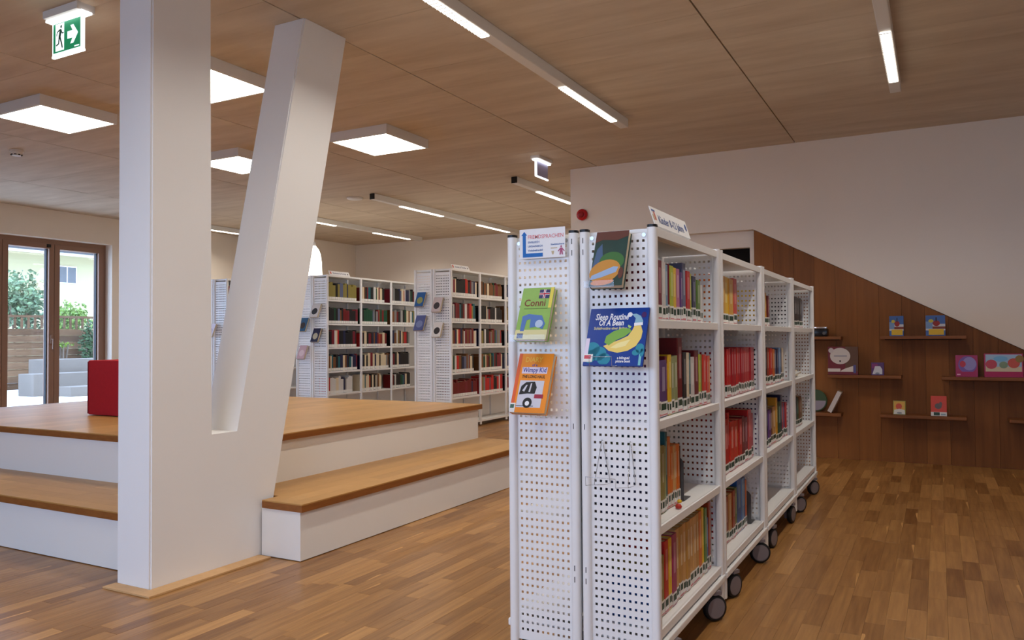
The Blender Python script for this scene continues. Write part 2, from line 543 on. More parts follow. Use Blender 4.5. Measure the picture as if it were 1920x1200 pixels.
# ------------------------------------------------------------------ V shaped column with its plinth
CX0, CX1 = -3.30, -3.07
prof = [(2.31, 0.0), (2.984, 0.0), (3.051, 0.286), (3.632, H), (3.276, H), (2.80, 0.652), (2.644, 0.652), (2.64, H), (2.31, H)]
bm = bmesh.new()
vv = [bm.verts.new((CX0, p[0], p[1])) for p in prof]
ww = [bm.verts.new((CX1, p[0], p[1])) for p in prof]
n = len(prof)
bm.faces.new(vv); bm.faces.new(list(reversed(ww)))
for i in range(n):
    bm.faces.new((vv[i], ww[i], ww[(i + 1) % n], vv[(i + 1) % n]))
bmesh.ops.recalc_face_normals(bm, faces=bm.faces[:])
ed = [e for e in bm.edges if abs(e.verts[0].co.x - e.verts[1].co.x) < 1e-6 and max(abs(e.verts[0].co.z), abs(e.verts[1].co.z)) > 0.01 and abs(e.verts[0].co.z - e.verts[1].co.z) > 0.05]
bmesh.ops.bevel(bm, geom=ed, offset=0.008, segments=2, affect='EDGES')
bmesh.ops.triangulate(bm, faces=[f for f in bm.faces if len(f.verts) > 4])
mb = MB(); mb.from_bm(bm)
colm = empty('column', (-3.185, 2.65, 0))
tag(colm, 'white concrete V shaped column standing at the platform corner', 'column')
o = mb.build('shaft', M_COLUMN); o.parent = colm; o.location = (3.185, -2.65, 0)
mb = MB()
mb.prism([(-3.30 + 3.185 - 0.0, 2.308 - 2.65), (-3.068 + 3.185, 2.308 - 2.65), (-2.985 + 3.185, 2.242 - 2.65), (-3.30 + 3.185, 2.242 - 2.65)][::-1], 'z', 0.0005, 0.008)
mb.build('plinth_strip', M_PLINTH, colm)
mb = MB()
mb.prism([(-3.068 + 3.185, 2.308 - 2.65), (-3.068 + 3.185, 2.94 - 2.65), (-2.985 + 3.185, 2.94 - 2.65), (-2.985 + 3.185, 2.242 - 2.65)][::-1], 'z', 0.0005, 0.008)
mb.build('plinth_strip', M_PLINTH, colm)

# ------------------------------------------------------------------ seating platform: lower step and upper deck
def staves(parent, x0, x1, y0, y1, z, along, w, holes=None):
    """butcher block staves laid on a deck"""
    a0, a1, b0, b1 = (x0, x1, y0, y1) if along == 'y' else (y0, y1, x0, x1)
    nrow = max(1, round((a1 - a0) / w)); ww_ = (a1 - a0) / nrow
    for i in range(nrow):
        p = b0; first = True
        while p < b1 - 0.01:
            L = random.uniform(0.7, 1.3) * (random.random() if first else 1)
            L = max(L, 0.3); first = False
            q = min(p + L, b1)
            if b1 - q < 0.25: q = b1
            m_ = MB(); aa, bb = a0 + i * ww_ + 0.0003, a0 + (i + 1) * ww_ - 0.0003
            t = random.uniform(0.2, 0.8)
            if along == 'y': m_.box(aa, bb, p + 0.0003, q - 0.0003, z - 0.006, z, tone=t)
            else: m_.box(p + 0.0003, q - 0.0003, aa, bb, z - 0.006, z, tone=t)
            m_.build('stave', M_STEP, parent, tone=True)
            p = q
low = empty('lower_step', (0, 0, 0))
tag(low, 'lower oak topped white step wrapping round the V column', 'step')
LZ, UZ, BT = 0.287, 0.566, 0.040
mb = MB()
mb.prism([(-6.85, 2.445), (-3.305, 2.445), (-3.305, 2.992), (-3.062, 2.992), (-3.062, 2.955), (-2.80, 2.955), (-2.80, 5.57), (-3.34, 5.57), (-3.34, 3.0), (-6.85, 3.0)], 'z', 0.004, LZ - BT)
mb.build('riser', M_RISER, low)
def board_with_edge(parent, rects, z, name='tread'):
    for (x0, x1, y0, y1) in rects:
        m_ = MB(); m_.box(x0, x1, y0, y1, z - BT, z - 0.0062)
        m_.build(name, M_NOSE, parent)
board_with_edge(low, [(-3.05, -2.78, 2.944, 3.06), (-3.35, -2.78, 3.06, 5.58), (-6.87, -3.305, 2.42, 2.95)], LZ)
staves(low, -3.05, -2.78, 2.944, 3.06, LZ, 'y', 0.09)
staves(low, -3.35, -2.78, 3.06, 5.58, LZ, 'y', 0.095)
staves(low, -6.87, -3.305, 2.42, 2.95, LZ, 'x', 0.09)
up = empty('upper_deck', (0, 0, 0))
tag(up, 'upper oak topped platform deck carrying the red cube seat', 'platform')
mb = MB()
mb.box(-6.80, -3.335, 3.32, 5.57, LZ, UZ - BT); mb.box(-6.80, -3.40, 2.92, 3.32, LZ, UZ - BT)
mb.build('riser', M_RISER, up)
board_with_edge(up, [(-6.82, -3.305, 3.26, 5.59), (-6.82, -3.305, 2.895, 3.26)], UZ)
staves(up, -6.82, -3.305, 2.895, 5.59, UZ, 'y', 0.115)

# red cube seat
rc = empty('cube_seat', (-5.265, 3.79, UZ + 0.0005))
tag(rc, 'red upholstered cube seat on the oak platform behind the column', 'seat')
mb = MB(); mb.cbox(-0.20, 0.20, -0.20, 0.20, 0.004, 0.400, 0.012)
o = mb.build('cushion', mat('red_fabric', (178, 38, 46), 0.8, 0.15, vary=0.06, scale=40), rc); smooth_angle(o)
for sx in (-1, 1):
    for sy in (-1, 1):
        mb = MB(); mb.tube([(sx * 0.199, sy * 0.199, 0.012), (sx * 0.199, sy * 0.199, 0.39)], 0.0035, 6)
        mb.build('piping', mat('red_piping', (120, 22, 32), 0.7), rc)

# ------------------------------------------------------------------ ceiling lights
lampn = {(-5.97, 3.65): 'left of the column near the exit sign', (-4.30, 3.65): 'seen just right of the straight column leg, nearest', (-4.30, 5.53): 'right of the slanted column leg', (-5.98, 5.49): 'between the two column legs, farther one'}
for (lx, ly), where in lampn.items():
    t = empty('ceiling_panel_light', (lx, ly, H))
    tag(t, 'square white glowing ceiling panel light ' + where, 'ceiling light', 'square ceiling panel lights')
    mb = MB(); s = 0.305
    mb.box(-s, s, -s, -s + 0.018, -0.08, 0); mb.box(-s, s, s - 0.018, s, -0.08, 0); mb.box(-s, -s + 0.018, -s + 0.018, s - 0.018, -0.08, 0); mb.box(s - 0.018, s, -s + 0.018, s - 0.018, -0.08, 0); mb.box(-s + .018, s - .018, -s + .018, s - .018, -0.04, 0)
    mb.build('housing', M_LHOUSE, t)
    mb = MB(); mb.box(-s + 0.019, s - 0.019, -s + 0.019, s - 0.019, -0.079, -0.06)
    mb.build('diffuser', M_LPANEL, t)

def track(x, y0, y1, lits, label, dark_end=False, louver=False):
    t = empty('track_light', (x, (y0 + y1) / 2, H)); yc = (y0 + y1) / 2
    tag(t, label, 'ceiling light', 'linear track lights')
    mb = MB(); mb.cbox(-0.036, 0.036, y0 - yc, y1 - yc, -0.072, 0, 0.006); mb.build('rail', M_LHOUSE, t)
    for (a, b) in lits:
        mb = MB(); mb.cbox(-0.027, 0.027, a - yc, b - yc, -0.080, -0.0722, 0.003)
        d = mb.build('diffuser', M_LTRACK, t)
        la = bpy.data.lights.new('track_lamp', 'AREA'); la.shape = 'RECTANGLE'; la.size = 0.05; la.size_y = b - a - 0.01
        la.energy = TRACK_W; la.color = LAMP_COL[:3]; la.spread = radians(145)
        lo = bpy.data.objects.new('track_lamp', la); COL.objects.link(lo); lo.parent = t; lo.location = (0, (a + b) / 2 - yc, -0.085)
        if louver:
            q = a
            lv = MB()
            while q < b:
                lv.box(-0.029, 0.029, q - yc, q - yc + 0.006, -0.0835, -0.0805); q += 0.035
            o_ = lv.build('louver', M_LHOUSE, d); o_['kind'] = 'stuff'
    for e, s in ((y0, -1), (y1, 1)):
        mb = MB(); mb.box(-0.034, 0.034, min(e, e + s * 0.012) - yc, max(e, e + s * 0.012) - yc, -0.070, -0.002)
        mb.build('end_cap', M_CAP if (dark_end and s < 0) else M_LHOUSE, t)
track(-2.235, -2.6, 6.09, [(-1.18, -0.2), (0.84, 1.82), (2.86, 3.84), (4.88, 5.86)], 'long white track light over the aisle left of the near bookcases', louver=True)
track(-0.232, -2.6, 6.16, [(-1.18, -0.2), (0.84, 1.82), (2.86, 3.84), (4.90, 5.90)], 'white track light at the right above the oak panelling', louver=True)
track(-4.095, 7.66, 11.5, [(8.23, 9.19), (10.17, 11.13)], 'short white track light partly hidden by the white wall corner', True)
track(-6.075, 7.66, 11.5, [(8.235, 9.21), (10.17, 11.15)], 'white track light above the right rear bookcase with dark end', True)
track(-7.955, 7.66, 11.36, [(8.15, 9.14), (10.06, 11.03)], 'white track light near the pendant lamp at the far corner', True)
track(-9.885, 7.0, 9.4, [(8.05, 9.04)], 'white track light seen between the two column legs', True)

# pendant lamp
pd = empty('pendant_lamp', (-7.6, 8.30, 1.99))
tag(pd, 'glowing white bell shaped pendant lamp behind the slanted column leg', 'pendant lamp')
mb = MB(); mb.lathe((0, 0, 0), [(0.104, 0.0), (0.106, 0.02), (0.098, 0.2), (0.085, 0.30), (0.06, 0.37), (0.03, 0.405), (0.02, 0.42)])
mb.build('shade', emitter('pendant_glow', (1.0, 0.88, 0.72, 1), 6.0), pd, smooth=True)
mb = MB(); mb.cyl((0, 0, 0.42), 0.022, 0.05, n=14); mb.build('socket', M_LHOUSE, pd)
mb = MB(); mb.cyl((0, 0, 0.47), 0.003, H - 1.99 - 0.47 - 0.03, n=8); mb.build('cord', M_LHOUSE, pd)
mb = MB(); mb.cyl((0, 0, H - 1.99 - 0.03), 0.05, 0.03, n=20); mb.build('canopy', M_LHOUSE, pd)

# exit sign with running man and arrow
M_SGREEN = mat('sign_green', (20, 138, 92), 0.4, emit=(lin((20, 138, 92)), 0.55))
M_SWHITE = mat('sign_white', (245, 250, 250), 0.4, emit=((0.92, 0.98, 1, 1), 0.9))
M_SEDGE = emitter('sign_edge_light', (0.95, 0.97, 1.0, 1), 3.0)
ex = empty('exit_sign', (-4.095, 2.57, H))
tag(ex, 'lit green emergency exit sign with running figure and right arrow', 'exit sign')
mb = MB(); mb.box(-0.15, 0.15, -0.05, 0.05, -0.04, 0); mb.build('housing', M_LHOUSE, ex)
mb = MB(); mb.box(-0.158, 0.158, -0.03, 0.03, -0.052, -0.041); mb.build('light_bar', M_SEDGE, ex)
mb = MB(); mb.box(-0.136, 0.136, -0.005, 0.005, -0.235, -0.053); mb.build('plate', M_SWHITE, ex)
mb = MB(); mb.box(-0.136, 0.136, -0.0075, 0.0075, -0.247, -0.236); mb.box(0.123, 0.136, -0.0075, -0.0052, -0.236, -0.053); mb.build('lit_edge', M_SEDGE, ex)
ga = put_flat('green_field', rect(-0.126, -0.222, 0.112, -0.062), M_SGREEN, ex, 0.0056)
put_flat('doorway', rect(-0.106, -0.214, -0.030, -0.066), M_SWHITE, ex, 0.0060)
FG = mat('figure_green', (16, 88, 66), 0.5)
put_flat('figure_head', ell(-0.056, -0.084, 0.0075, 0.009, 14), FG, ex, 0.0064)
put_flat('figure_body', [(-0.075, -0.098), (-0.056, -0.096), (-0.050, -0.106), (-0.060, -0.140), (-0.048, -0.172), (-0.040, -0.200), (-0.049, -0.203), (-0.060, -0.170), (-0.069, -0.148), (-0.074, -0.178), (-0.100, -0.186), (-0.102, -0.179), (-0.082, -0.172), (-0.078, -0.135), (-0.070, -0.106)], FG, ex, 0.0064)
put_flat('figure_arm', [(-0.074, -0.098), (-0.092, -0.108), (-0.099, -0.130), (-0.094, -0.132), (-0.087, -0.113), (-0.070, -0.106)], FG, ex, 0.0065)
put_flat('figure_arm', [(-0.056, -0.098), (-0.044, -0.118), (-0.032, -0.116), (-0.032, -0.122), (-0.047, -0.125), (-0.060, -0.108)], FG, ex, 0.0065)
put_flat('arrow', [(0.0, -0.122), (0.045, -0.122), (0.025, -0.092), (0.052, -0.092), (0.092, -0.142), (0.052, -0.192), (0.025, -0.192), (0.045, -0.162), (0.0, -0.162)][::-1], M_SWHITE, ex, 0.0062)
put_flat('maker_mark', rect(0.060, -0.215, 0.102, -0.208), M_SWHITE, ex, 0.0061)

e2 = empty('exit_sign', (-3.44, 7.01, H))
tag(e2, 'small lit exit sign seen edge on beside the white wall corner', 'exit sign')
mb = MB(); mb.box(-0.05, 0.05, -0.15, 0.15, -0.03, 0); mb.build('housing', M_LHOUSE, e2)
mb = MB(); mb.box(-0.028, 0.028, -0.155, 0.155, -0.045, -0.031); mb.build('light_bar', M_SEDGE, e2)
mb = MB(); mb.box(-0.005, 0.005, -0.13, 0.13, -0.19, -0.046); mb.build('plate', mat('sign_back', (176, 172, 206), 0.3), e2)
mb = MB(); mb.box(-0.0075, 0.0075, -0.138, -0.118, -0.19, -0.046); mb.box(-0.0075, 0.0075, -0.138, 0.138, -0.203, -0.191); mb.build('lit_edge', M_SEDGE, e2)

# smoke detector, ceiling speaker, fire alarm
sd = empty('smoke_detector', (-7.54, 4.24, H)); tag(sd, 'small white smoke detector under the ceiling above the garden doors', 'smoke detector')
mb = MB(); mb.cyl((0, 0, -0.018), 0.056, 0.018, n=22); mb.build('base', M_LHOUSE, sd, smooth=False)
mb = MB(); mb.cyl((0, 0, -0.052), 0.036, 0.033, n=22, r2=0.05); mb.build('chamber', M_LHOUSE, sd)
mb = MB()
for k in range(8):
    a = k * pi / 4; mb.box(0.040 * cos(a) - 0.008, 0.040 * cos(a) + 0.008, 0.040 * sin(a) - 0.008, 0.040 * sin(a) + 0.008, -0.047, -0.040)
mb.build('vent', M_DARK, sd)
cs = empty('ceiling_speaker', (-6.45, 7.78, H)); tag(cs, 'flat round white speaker disc on the ceiling before the far tracks', 'speaker')
mb = MB(); mb.lathe((0, 0, 0), [(0.10, 0), (0.10, -0.012), (0.088, -0.02), (0.0, -0.024)]); mb.build('rim', M_LHOUSE, cs, smooth=True)
fa = empty('fire_alarm', (-3.27, WY, 2.40)); tag(fa, 'round red fire alarm sounder on the white wall', 'alarm')
MR = mat('alarm_red', (190, 16, 26), 0.35)
mb = MB(); mb.lathe((0, 0, 0), [(0.0, -0.001), (0.055, -0.001), (0.06, -0.012), (0.06, -0.03), (0.045, -0.045), (0.0, -0.045)], axis='y'); mb.build('base', MR, fa, smooth=True)
mb = MB(); mb.lathe((0, 0, 0), [(0.034, -0.0455), (0.034, -0.058), (0.028, -0.066), (0.0, -0.068)], axis='y'); mb.build('horn', mat('alarm_red_dark', (150, 12, 20), 0.3), fa, smooth=True)

# ------------------------------------------------------------------ bookcases
def perforated(w, h, cols, rows, pu, pv, hole, x_off, z_off, th=0.0022):
    """sheet in the XZ plane (x 0..w, z 0..h) with square punched holes"""
    xs = [0.0]; zs = [0.0]
    for c in range(cols):
        a = x_off + c * pu; xs += [a - hole / 2, a + hole / 2]
    for r in range(rows):
        a = z_off + r * pv; zs += [a - hole / 2, a + hole / 2]
    xs.append(w); zs.append(h)
    nx_, nz_ = len(xs), len(zs)
    vv = [(x, 0.0, z) for z in zs for x in xs] + [(x, th, z) for z in zs for x in xs]
    N = nx_ * nz_
    ff = []
    for j in range(nz_ - 1):
        for i in range(nx_ - 1):
            a, b, c, d = j * nx_ + i, j * nx_ + i + 1, (j + 1) * nx_ + i + 1, (j + 1) * nx_ + i
            if i % 2 == 1 and j % 2 == 1:
                ff += [(a, a + N, b + N, b), (b, b + N, c + N, c), (c, c + N, d + N, d), (d, d + N, a + N, a)]
            else:
                ff += [(a, b, c, d), (d + N, c + N, b + N, a + N)]
    mb = MB(); mb.add(vv, ff)
    return mb.mesh('end_panel', M_WHITE)

PW, PT = 0.030, 0.034            # upright width across, thickness along the row
CASE_D = 0.262
SIDE_W = CASE_D - 2 * PW
ME_SIDE = perforated(SIDE_W, 1.36, 10, 53, 0.0192, 0.0250, 0.0084, (SIDE_W - 9 * 0.0192) / 2, 0.035)
def upright_mesh(h, z0):
    pts = []
    r = 0.012
    for (cx_, cy_, a0) in ((PW / 2 - r, PT / 2 - r, 0), (-PW / 2 + r, PT / 2 - r, 90), (-PW / 2 + r, -PT / 2 + r, 180), (PW / 2 - r, -PT / 2 + r, 270)):
        for k in range(5):
            a = radians(a0 + 90 * k / 4); pts.append((cx_ + r * cos(a), cy_ + r * sin(a)))
    mb = MB(); mb.prism(pts, 'z', z0, h)
    return mb.mesh('upright', M_WHITE, smooth=False), pts
ME_UP, UPTS = upright_mesh(1.450, 0.035)
mb = MB(); mb.prism([(p[0] * 1.02, p[1] * 1.02) for p in UPTS], 'z', 1.4502, 1.4585); ME_CAPB = mb.mesh('cap', M_CAP); ME_CAPW = mb.mesh('cap', M_WHITE)
for me in (ME_UP,):
    me.polygons.foreach_set('use_smooth', [len(p.vertices) == 4 for p in me.polygons])
    try: me.set_sharp_from_angle(angle=radians(40))
    except Exception: pass
def shelf_mesh(L, name='shelf'):
    # profile in XZ: x from back (-D) to front (0); folded front lip
    d = CASE_D - 0.012
    pr = [(0, -0.026), (0.0, 0.0), (-0.004, 0.002), (-0.012, 0.0), (-d, 0.0), (-d, -0.012), (-0.014, -0.012), (-0.014, -0.026)]
    mb = MB(); mb.prism(pr[::-1], 'y', 0, L)
    return mb.mesh(name, M_WHITE)
mbw = MB(); mbw.lathe((0, 0, 0), [(0.040, -0.014), (0.0475, -0.012), (0.050, -0.006), (0.050, 0.006), (0.0475, 0.012), (0.040, 0.014)], axis='x', n=28); ME_TYRE = mbw.mesh('tyre', M_RUBBER, smooth=True)
mbw = MB(); mbw.lathe((0, 0, 0), [(0.0, -0.0125), (0.0405, -0.0125), (0.0405, 0.0125), (0.036, 0.0145), (0.0, 0.0150)], axis='x', n=28); ME_HUB = mbw.mesh('hub', M_HUB)
mbw = MB(); mbw.box(-0.036, -0.018, -0.018, 0.018, -0.025, 0.062); mbw.box(-0.036, 0.018, -0.018, 0.022, 0.052, 0.066); ME_FORK = mbw.mesh('fork', M_HUB)

SHELF_Z = [1.450, 1.156, 0.834, 0.502, 0.178]
UNITS = [(2.385, 3.232), (3.246, 4.118), (4.132, 5.052), (5.066, 5.985)]
FRONT_X = -0.775
def bookcase(y0, y1, side, label, black_caps):
    """single sided unit; side=+1 shelves open to +X, -1 to -X. origin at front bottom near corner"""
    t = empty('bookcase', (FRONT_X if side > 0 else -1.309, y0, 0))
    tag(t, label, 'bookcase', 'white perforated steel bookcases on casters')
    L = y1 - y0
    S = side
    def X(d): return -S * d            # d = distance from the front
    for ye, yp in ((PT / 2, PT / 2 - 0.001), (L - PT / 2, L - PT / 2 - 0.001)):
        if black_caps or ye > 0.1:
            link('end_panel', ME_SIDE, t, (min(X(PW), X(CASE_D - PW)), yp, 0.075))
        for d in (PW / 2, CASE_D - PW / 2):
            u_ = link('upright', ME_UP, t, (X(d), ye, 0))
            link('cap', ME_CAPB if (black_caps and ye < 0.1) else ME_CAPW, u_)
        if black_caps and ye < 0.1:
            for zz in (1.421, 1.383, 0.345, 0.308, 0.81):
                mb = MB(); mb.box(-0.0012, 0.0012, -0.0006, 0.0006, -0.009, 0.009)
                mb.build('slot', M_DARK, t).location = (X(CASE_D - PW / 2), 0.0, zz)
            for zz in (1.428,):
                for d in (PW + 0.012, CASE_D - PW - 0.012):
                    mb = MB(); mb.cyl((0, 0, 0), 0.0065, 0.003, axis='y', n=14); mb.build('screw', M_WIRE, t).location = (X(d), PT / 2 - 0.0045, zz)
    for k, z in enumerate(SHELF_Z):
        me = shelf_mesh(L - 2 * PT, 'shelf')
        o_ = link('shelf', me, t, (X(0.006), PT if S > 0 else L - PT, z), (0, 0, 0 if S > 0 else pi))
    mb = MB(); mb.box(min(X(CASE_D - 0.008), X(CASE_D - 0.006)), max(X(CASE_D - 0.008), X(CASE_D - 0.006)), PT, L - PT, 0.19, 1.42); mb.build('back_panel', M_WHITE, t)
    mb = MB(); mb.cbox(min(X(-0.006), X(0.018)), max(X(-0.006), X(0.018)), 0.004, L - 0.004, 0.118, 0.142, 0.004); mb.build('base_rail', M_WHITE, t)
    mb = MB(); mb.box(min(X(0.03), X(CASE_D - 0.01)), max(X(0.03), X(CASE_D - 0.01)), PT, L - PT, 0.125, 0.135); mb.build('base_plate', M_WHITE, t)
    for im, ym in enumerate((0.15, L - 0.15)):
        for d in (0.004, CASE_D - 0.035):
            c = link('caster', ME_TYRE, t, (X(d) if d > 0.1 else X(0.006), ym, 0.0505), (0, 0, (0 if d > 0.1 else -radians(SWIVEL[int(y0 * 10) % 10 * 2 + im])) if S > 0 else pi))
            link('hub', ME_HUB, c); link('fork', ME_FORK, c)
    return t
SWIVEL = [random.uniform(5, 40) for _ in range(20)]
SWIVEL[3 * 2 + 1] = 40; SWIVEL[2 * 2] = 22; SWIVEL[2 * 2 + 1] = 62
place = ['nearest', 'second', 'third', 'farthest']
for i, (a, b) in enumerate(UNITS):
    bookcase(a, b, 1, '%s white bookcase of the row, open toward the oak panelling' % place[i].capitalize(), i == 0)
for i, (a, b) in enumerate(UNITS):
    bookcase(a, b, -1, '%s white bookcase of the back-to-back row, open toward the platform' % place[i].capitalize(), i == 0)

# ------------------------------------------------------------------ books on the near shelves
BC = dict(maroon=(120, 28, 44), white=(214, 212, 210), sky=(120, 160, 190), lime=(176, 188, 52), yellow=(232, 190, 40), pink=(188, 110, 150), purple=(92, 62, 122), slate=(96, 104, 134),
          navy=(34, 38, 74), red=(190, 36, 34), green=(96, 128, 58), black=(28, 27, 30), cream=(222, 206, 176), sage=(150, 158, 110), olive=(140, 128, 66), orange=(214, 112, 38),
          teal=(38, 98, 108), magenta=(158, 50, 96), tan=(206, 158, 98), blue=(34, 92, 168), brown=(122, 78, 44), darkred=(112, 24, 26), grey=(130, 130, 132), crimson=(172, 24, 36), scarlet=(206, 52, 36), forest=(24, 74, 52), lightblue=(110, 150, 200), gold=(216, 160, 44), violet=(106, 70, 140), rust=(160, 66, 36), ochre=(190, 140, 70))
CNAME = dict(sky='pale blue', darkred='dark red', lightblue='light blue', forest='dark green', navy='navy blue', cream='cream coloured', crimson='crimson red', scarlet='bright red')
def cover_mat(c):
    return mat('cover_' + c, BC[c], 0.35, 0.4, vary=0.10, scale=14)
ORD = ['first', 'second', 'third', 'fourth', 'fifth', 'sixth', 'seventh', 'eighth', 'ninth', 'tenth', 'eleventh', 'twelfth', 'thirteenth', 'fourteenth', 'fifteenth', 'sixteenth', 'seventeenth', 'eighteenth', 'nineteenth', 'twentieth', 'twenty-first', 'twenty-second', 'twenty-third', 'twenty-fourth', 'twenty-fifth', 'twenty-sixth', 'twenty-seventh']
SHN = ['top', 'second', 'third', 'bottom']
ROWN = ['first', 'second', 'third', 'fourth']
BOOKCACHE = {}
def book_meshes(c, t, h, d):
    k0 = random.choice((0.0, 0.003, 0.006, 0.010))
    key = (c, round(t, 4), round(h, 4), round(d, 4), k0)
    if key in BOOKCACHE: return BOOKCACHE[key]
    bt = 0.002
    mb = MB()   # cover: spine at x=0 facing +X, body toward -X, y 0..t
    mb.prism([(-0.003, 0.0), (0.0, 0.003), (0.0, t - 0.003), (-0.003, t), (-0.006, t), (-0.006, 0)], 'z', 0, h)
    mb.box(-d, -0.006, 0, bt, 0, h); mb.box(-d, -0.006, t - bt, t, 0, h)
    mc = mb.mesh('cover', cover_mat(c))
    mb = MB(); mb.box(-d + 0.004, -0.0065, bt + 0.0002, t - bt - 0.0002, 0.003, h - 0.003)
    mp = mb.mesh('pages', M_PAGES)
    mb = MB(); e = 0.0004; y0_, y1_ = 0.002, t - 0.002
    gi = min(0.006, t * 0.16)
    mb.box(0.0001, e, y0_, y1_, 0.002, 0.044 + k0, 0); mb.box(e, e + 0.0003, y0_ + gi, y1_ - gi, 0.016 + k0, 0.037 + k0, 1); mb.box(e, e + 0.0003, y0_, y1_, 0.004, 0.004 + k0 * 0.6 + 0.001, 2)
    mb.box(-0.02, 0.0001, -0.0004, -0.0001, 0.002, 0.044 + k0, 0); mb.box(-0.018, 0.0, -0.0007, -0.0004, 0.016 + k0, 0.037 + k0, 1)
    ms = mb.mesh('spine_label', [M_STICK, M_GREEN, M_PINK])
    mt = None
    if t > 0.02:
        mb = MB(); mb.box(0.0001, 0.0004, t * 0.3, t * 0.72, h * 0.45, h * 0.88); mt = mb.mesh('spine_title', mat('title_' + c, tuple(min(255, int(v * 0.55 + 110)) for v in BC[c]), 0.5))
    BOOKCACHE[key] = (mc, mp, ms, mt)
    return BOOKCACHE[key]
NBOOK = 0
def put_book(c, t, h, d, xs, y, z, label, group, lean=0.0, title=True):
    global NBOOK
    mc, mp, ms, mt = book_meshes(c, t, h, d)
    b = empty('book', (xs, y, z + 0.0006 + (abs(sin(lean)) * t if lean < 0 else 0)), (-lean, 0, 0))
    tag(b, label, 'book', group)
    link('cover', mc, b); link('pages', mp, b); link('spine_label', ms, b)
    if mt and title: link('spine_title', mt, b)
    NBOOK += 1
    return b
def shelf_books(unit, sh, start, spec, setback=0.03):
    z = SHELF_Z[sh + 1] + 0.002
    y = start
    for i, s in enumerate(spec):
        c, t, h = s[0], s[1], s[2]
        d = s[3] if len(s) > 3 else 0.15 + random.uniform(-0.01, 0.02)
        lean = radians(s[4]) if len(s) > 4 else 0
        if lean > 0: y += 0.0
        xs = FRONT_X - setback - random.uniform(0, 0.008)
        d = min(d, 0.236 - setback)
        nm = CNAME.get(c, c)
        size = 'tall ' if h > 0.243 else ('thin ' if t < 0.026 else ('thick ' if t > 0.07 else ''))
        lb = '%s%s book, %s from left, %s shelf of the %s near bookcase' % (size, nm, ORD[i], SHN[sh], ROWN[unit])
        put_book(c, t, h, d, xs, y, z, lb, 'books on the near white bookcases', lean)
        y += t + 0.0012 + (abs(sin(lean)) * h * 0.35 if lean else 0)
    return y
U = [u[0] + PT + 0.075 for u in UNITS]
shelf_books(0, 0, 2.455, [('maroon', .045, .20), ('maroon', .045, .198), ('white', .042, .196), ('sky', .032, .19), ('maroon', .012, .195), ('lime', .040, .19), ('yellow', .045, .187), ('pink', .044, .186), ('purple', .028, .176), ('slate', .042, .212), ('red', .048, .186), ('lime', .03, .18), ('navy', .05, .172), ('white', .016, .16), ('green', .045, .162), ('white', .026, .145)])
shelf_books(0, 1, 2.455, [('violet', .065, .185), ('purple', .07, .188), ('maroon', .022, .20), ('yellow', .034, .205), ('sage', .036, .198), ('sage', .040, .200), ('darkred', .055, .262, .19), ('black', .045, .21), ('cream', .028, .208), ('teal', .026, .205), ('white', .060, .19), ('darkred', .060, .214), ('lime', .028, .198), ('olive', .02, .196), ('scarlet', .045, .196, .14), ('scarlet', .03, .19, .14), ('orange', .024, .19, .14)])
shelf_books(0, 2, 2.455, [('navy', .055, .205), ('navy', .05, .206), ('sage', .028, .236), ('olive', .036, .228), ('sage', .02, .222), ('teal', .025, .268), ('orange', .030, .248, .18), ('orange', .026, .212), ('tan', .026, .212), ('orange', .026, .212), ('orange', .026, .21), ('black', .012, .20)], 0.055)
shelf_books(0, 3, 2.455, [('blue', .028, .15), ('olive', .075, .198), ('red', .044, .238), ('yellow', .036, .238), ('magenta', .050, .242), ('tan', .042, .248), ('ochre', .042, .249), ('tan', .042, .25), ('ochre', .040, .25), ('tan', .042, .25), ('tan', .04, .251), ('ochre', .04, .252), ('orange', .042, .252), ('yellow', .03, .258), ('green', .036, .25), ('blue', .03, .205), ('rust', .03, .262, .18)], 0.035)
shelf_books(1, 0, U[1], [('orange', .08, .212), ('gold', .08, .210), ('yellow', .085, .212), ('gold', .09, .208), ('scarlet', .07, .214)], 0.05)
shelf_books(1, 1, U[1], [(random.choice(('crimson', 'crimson', 'red', 'crimson')), .0345, .212 + random.uniform(-.002, .002), .14) for _ in range(20)], 0.035)
shelf_books(1, 2, U[1], [('rust', .08, .225), ('red', .07, .24), ('red', .03, .262, .19), ('scarlet', .075, .22), ('scarlet', .07, .215), ('gold', .03, .21), ('red', .06, .212), ('darkred', .06, .22), ('maroon', .07, .21), ('red', .08, .24), ('crimson', .06, .215)], 0.04)
shelf_books(1, 3, U[1], [('red', .06, .2), ('black', .03, .2), ('ochre', .08, .205), ('rust', .06, .208), ('tan', .06, .21), ('rust', .05, .215), ('green', .05, .22), ('blue', .09, .25, .19), ('lightblue', .045, .24), ('blue', .04, .238), ('orange', .03, .22)], 0.06)
shelf_books(2, 0, U[2], [('yellow', .10, .2), ('lime', .10, .19), ('gold', .06, .185), ('darkred', .05, .17)], 0.05)
shelf_books(2, 1, U[2], [('black', .10, .2), ('black', .08, .205), ('rust', .06, .205), ('scarlet', .07, .2), ('orange', .06, .195), ('slate', .07, .19), ('navy', .06, .195), ('lightblue', .06, .2), ('navy', .05, .19), ('cream', .05, .195)], 0.035)
shelf_books(2, 2, U[2], [('purple', .10, .2), ('navy', .06, .262, .19), ('violet', .07, .2), ('brown', .07, .2), ('tan', .09, .205), ('gold', .05, .248, .18), ('forest', .09, .22), ('navy', .05, .255, .19), ('crimson', .06, .205), ('purple', .05, .2), ('red', .05, .2)], 0.035)
shelf_books(3, 0, U[3], [('black', .12, .2), ('forest', .10, .2), ('black', .12, .205), ('black', .11, .203), ('black', .10, .204), ('slate', .06, .19)], 0.045)
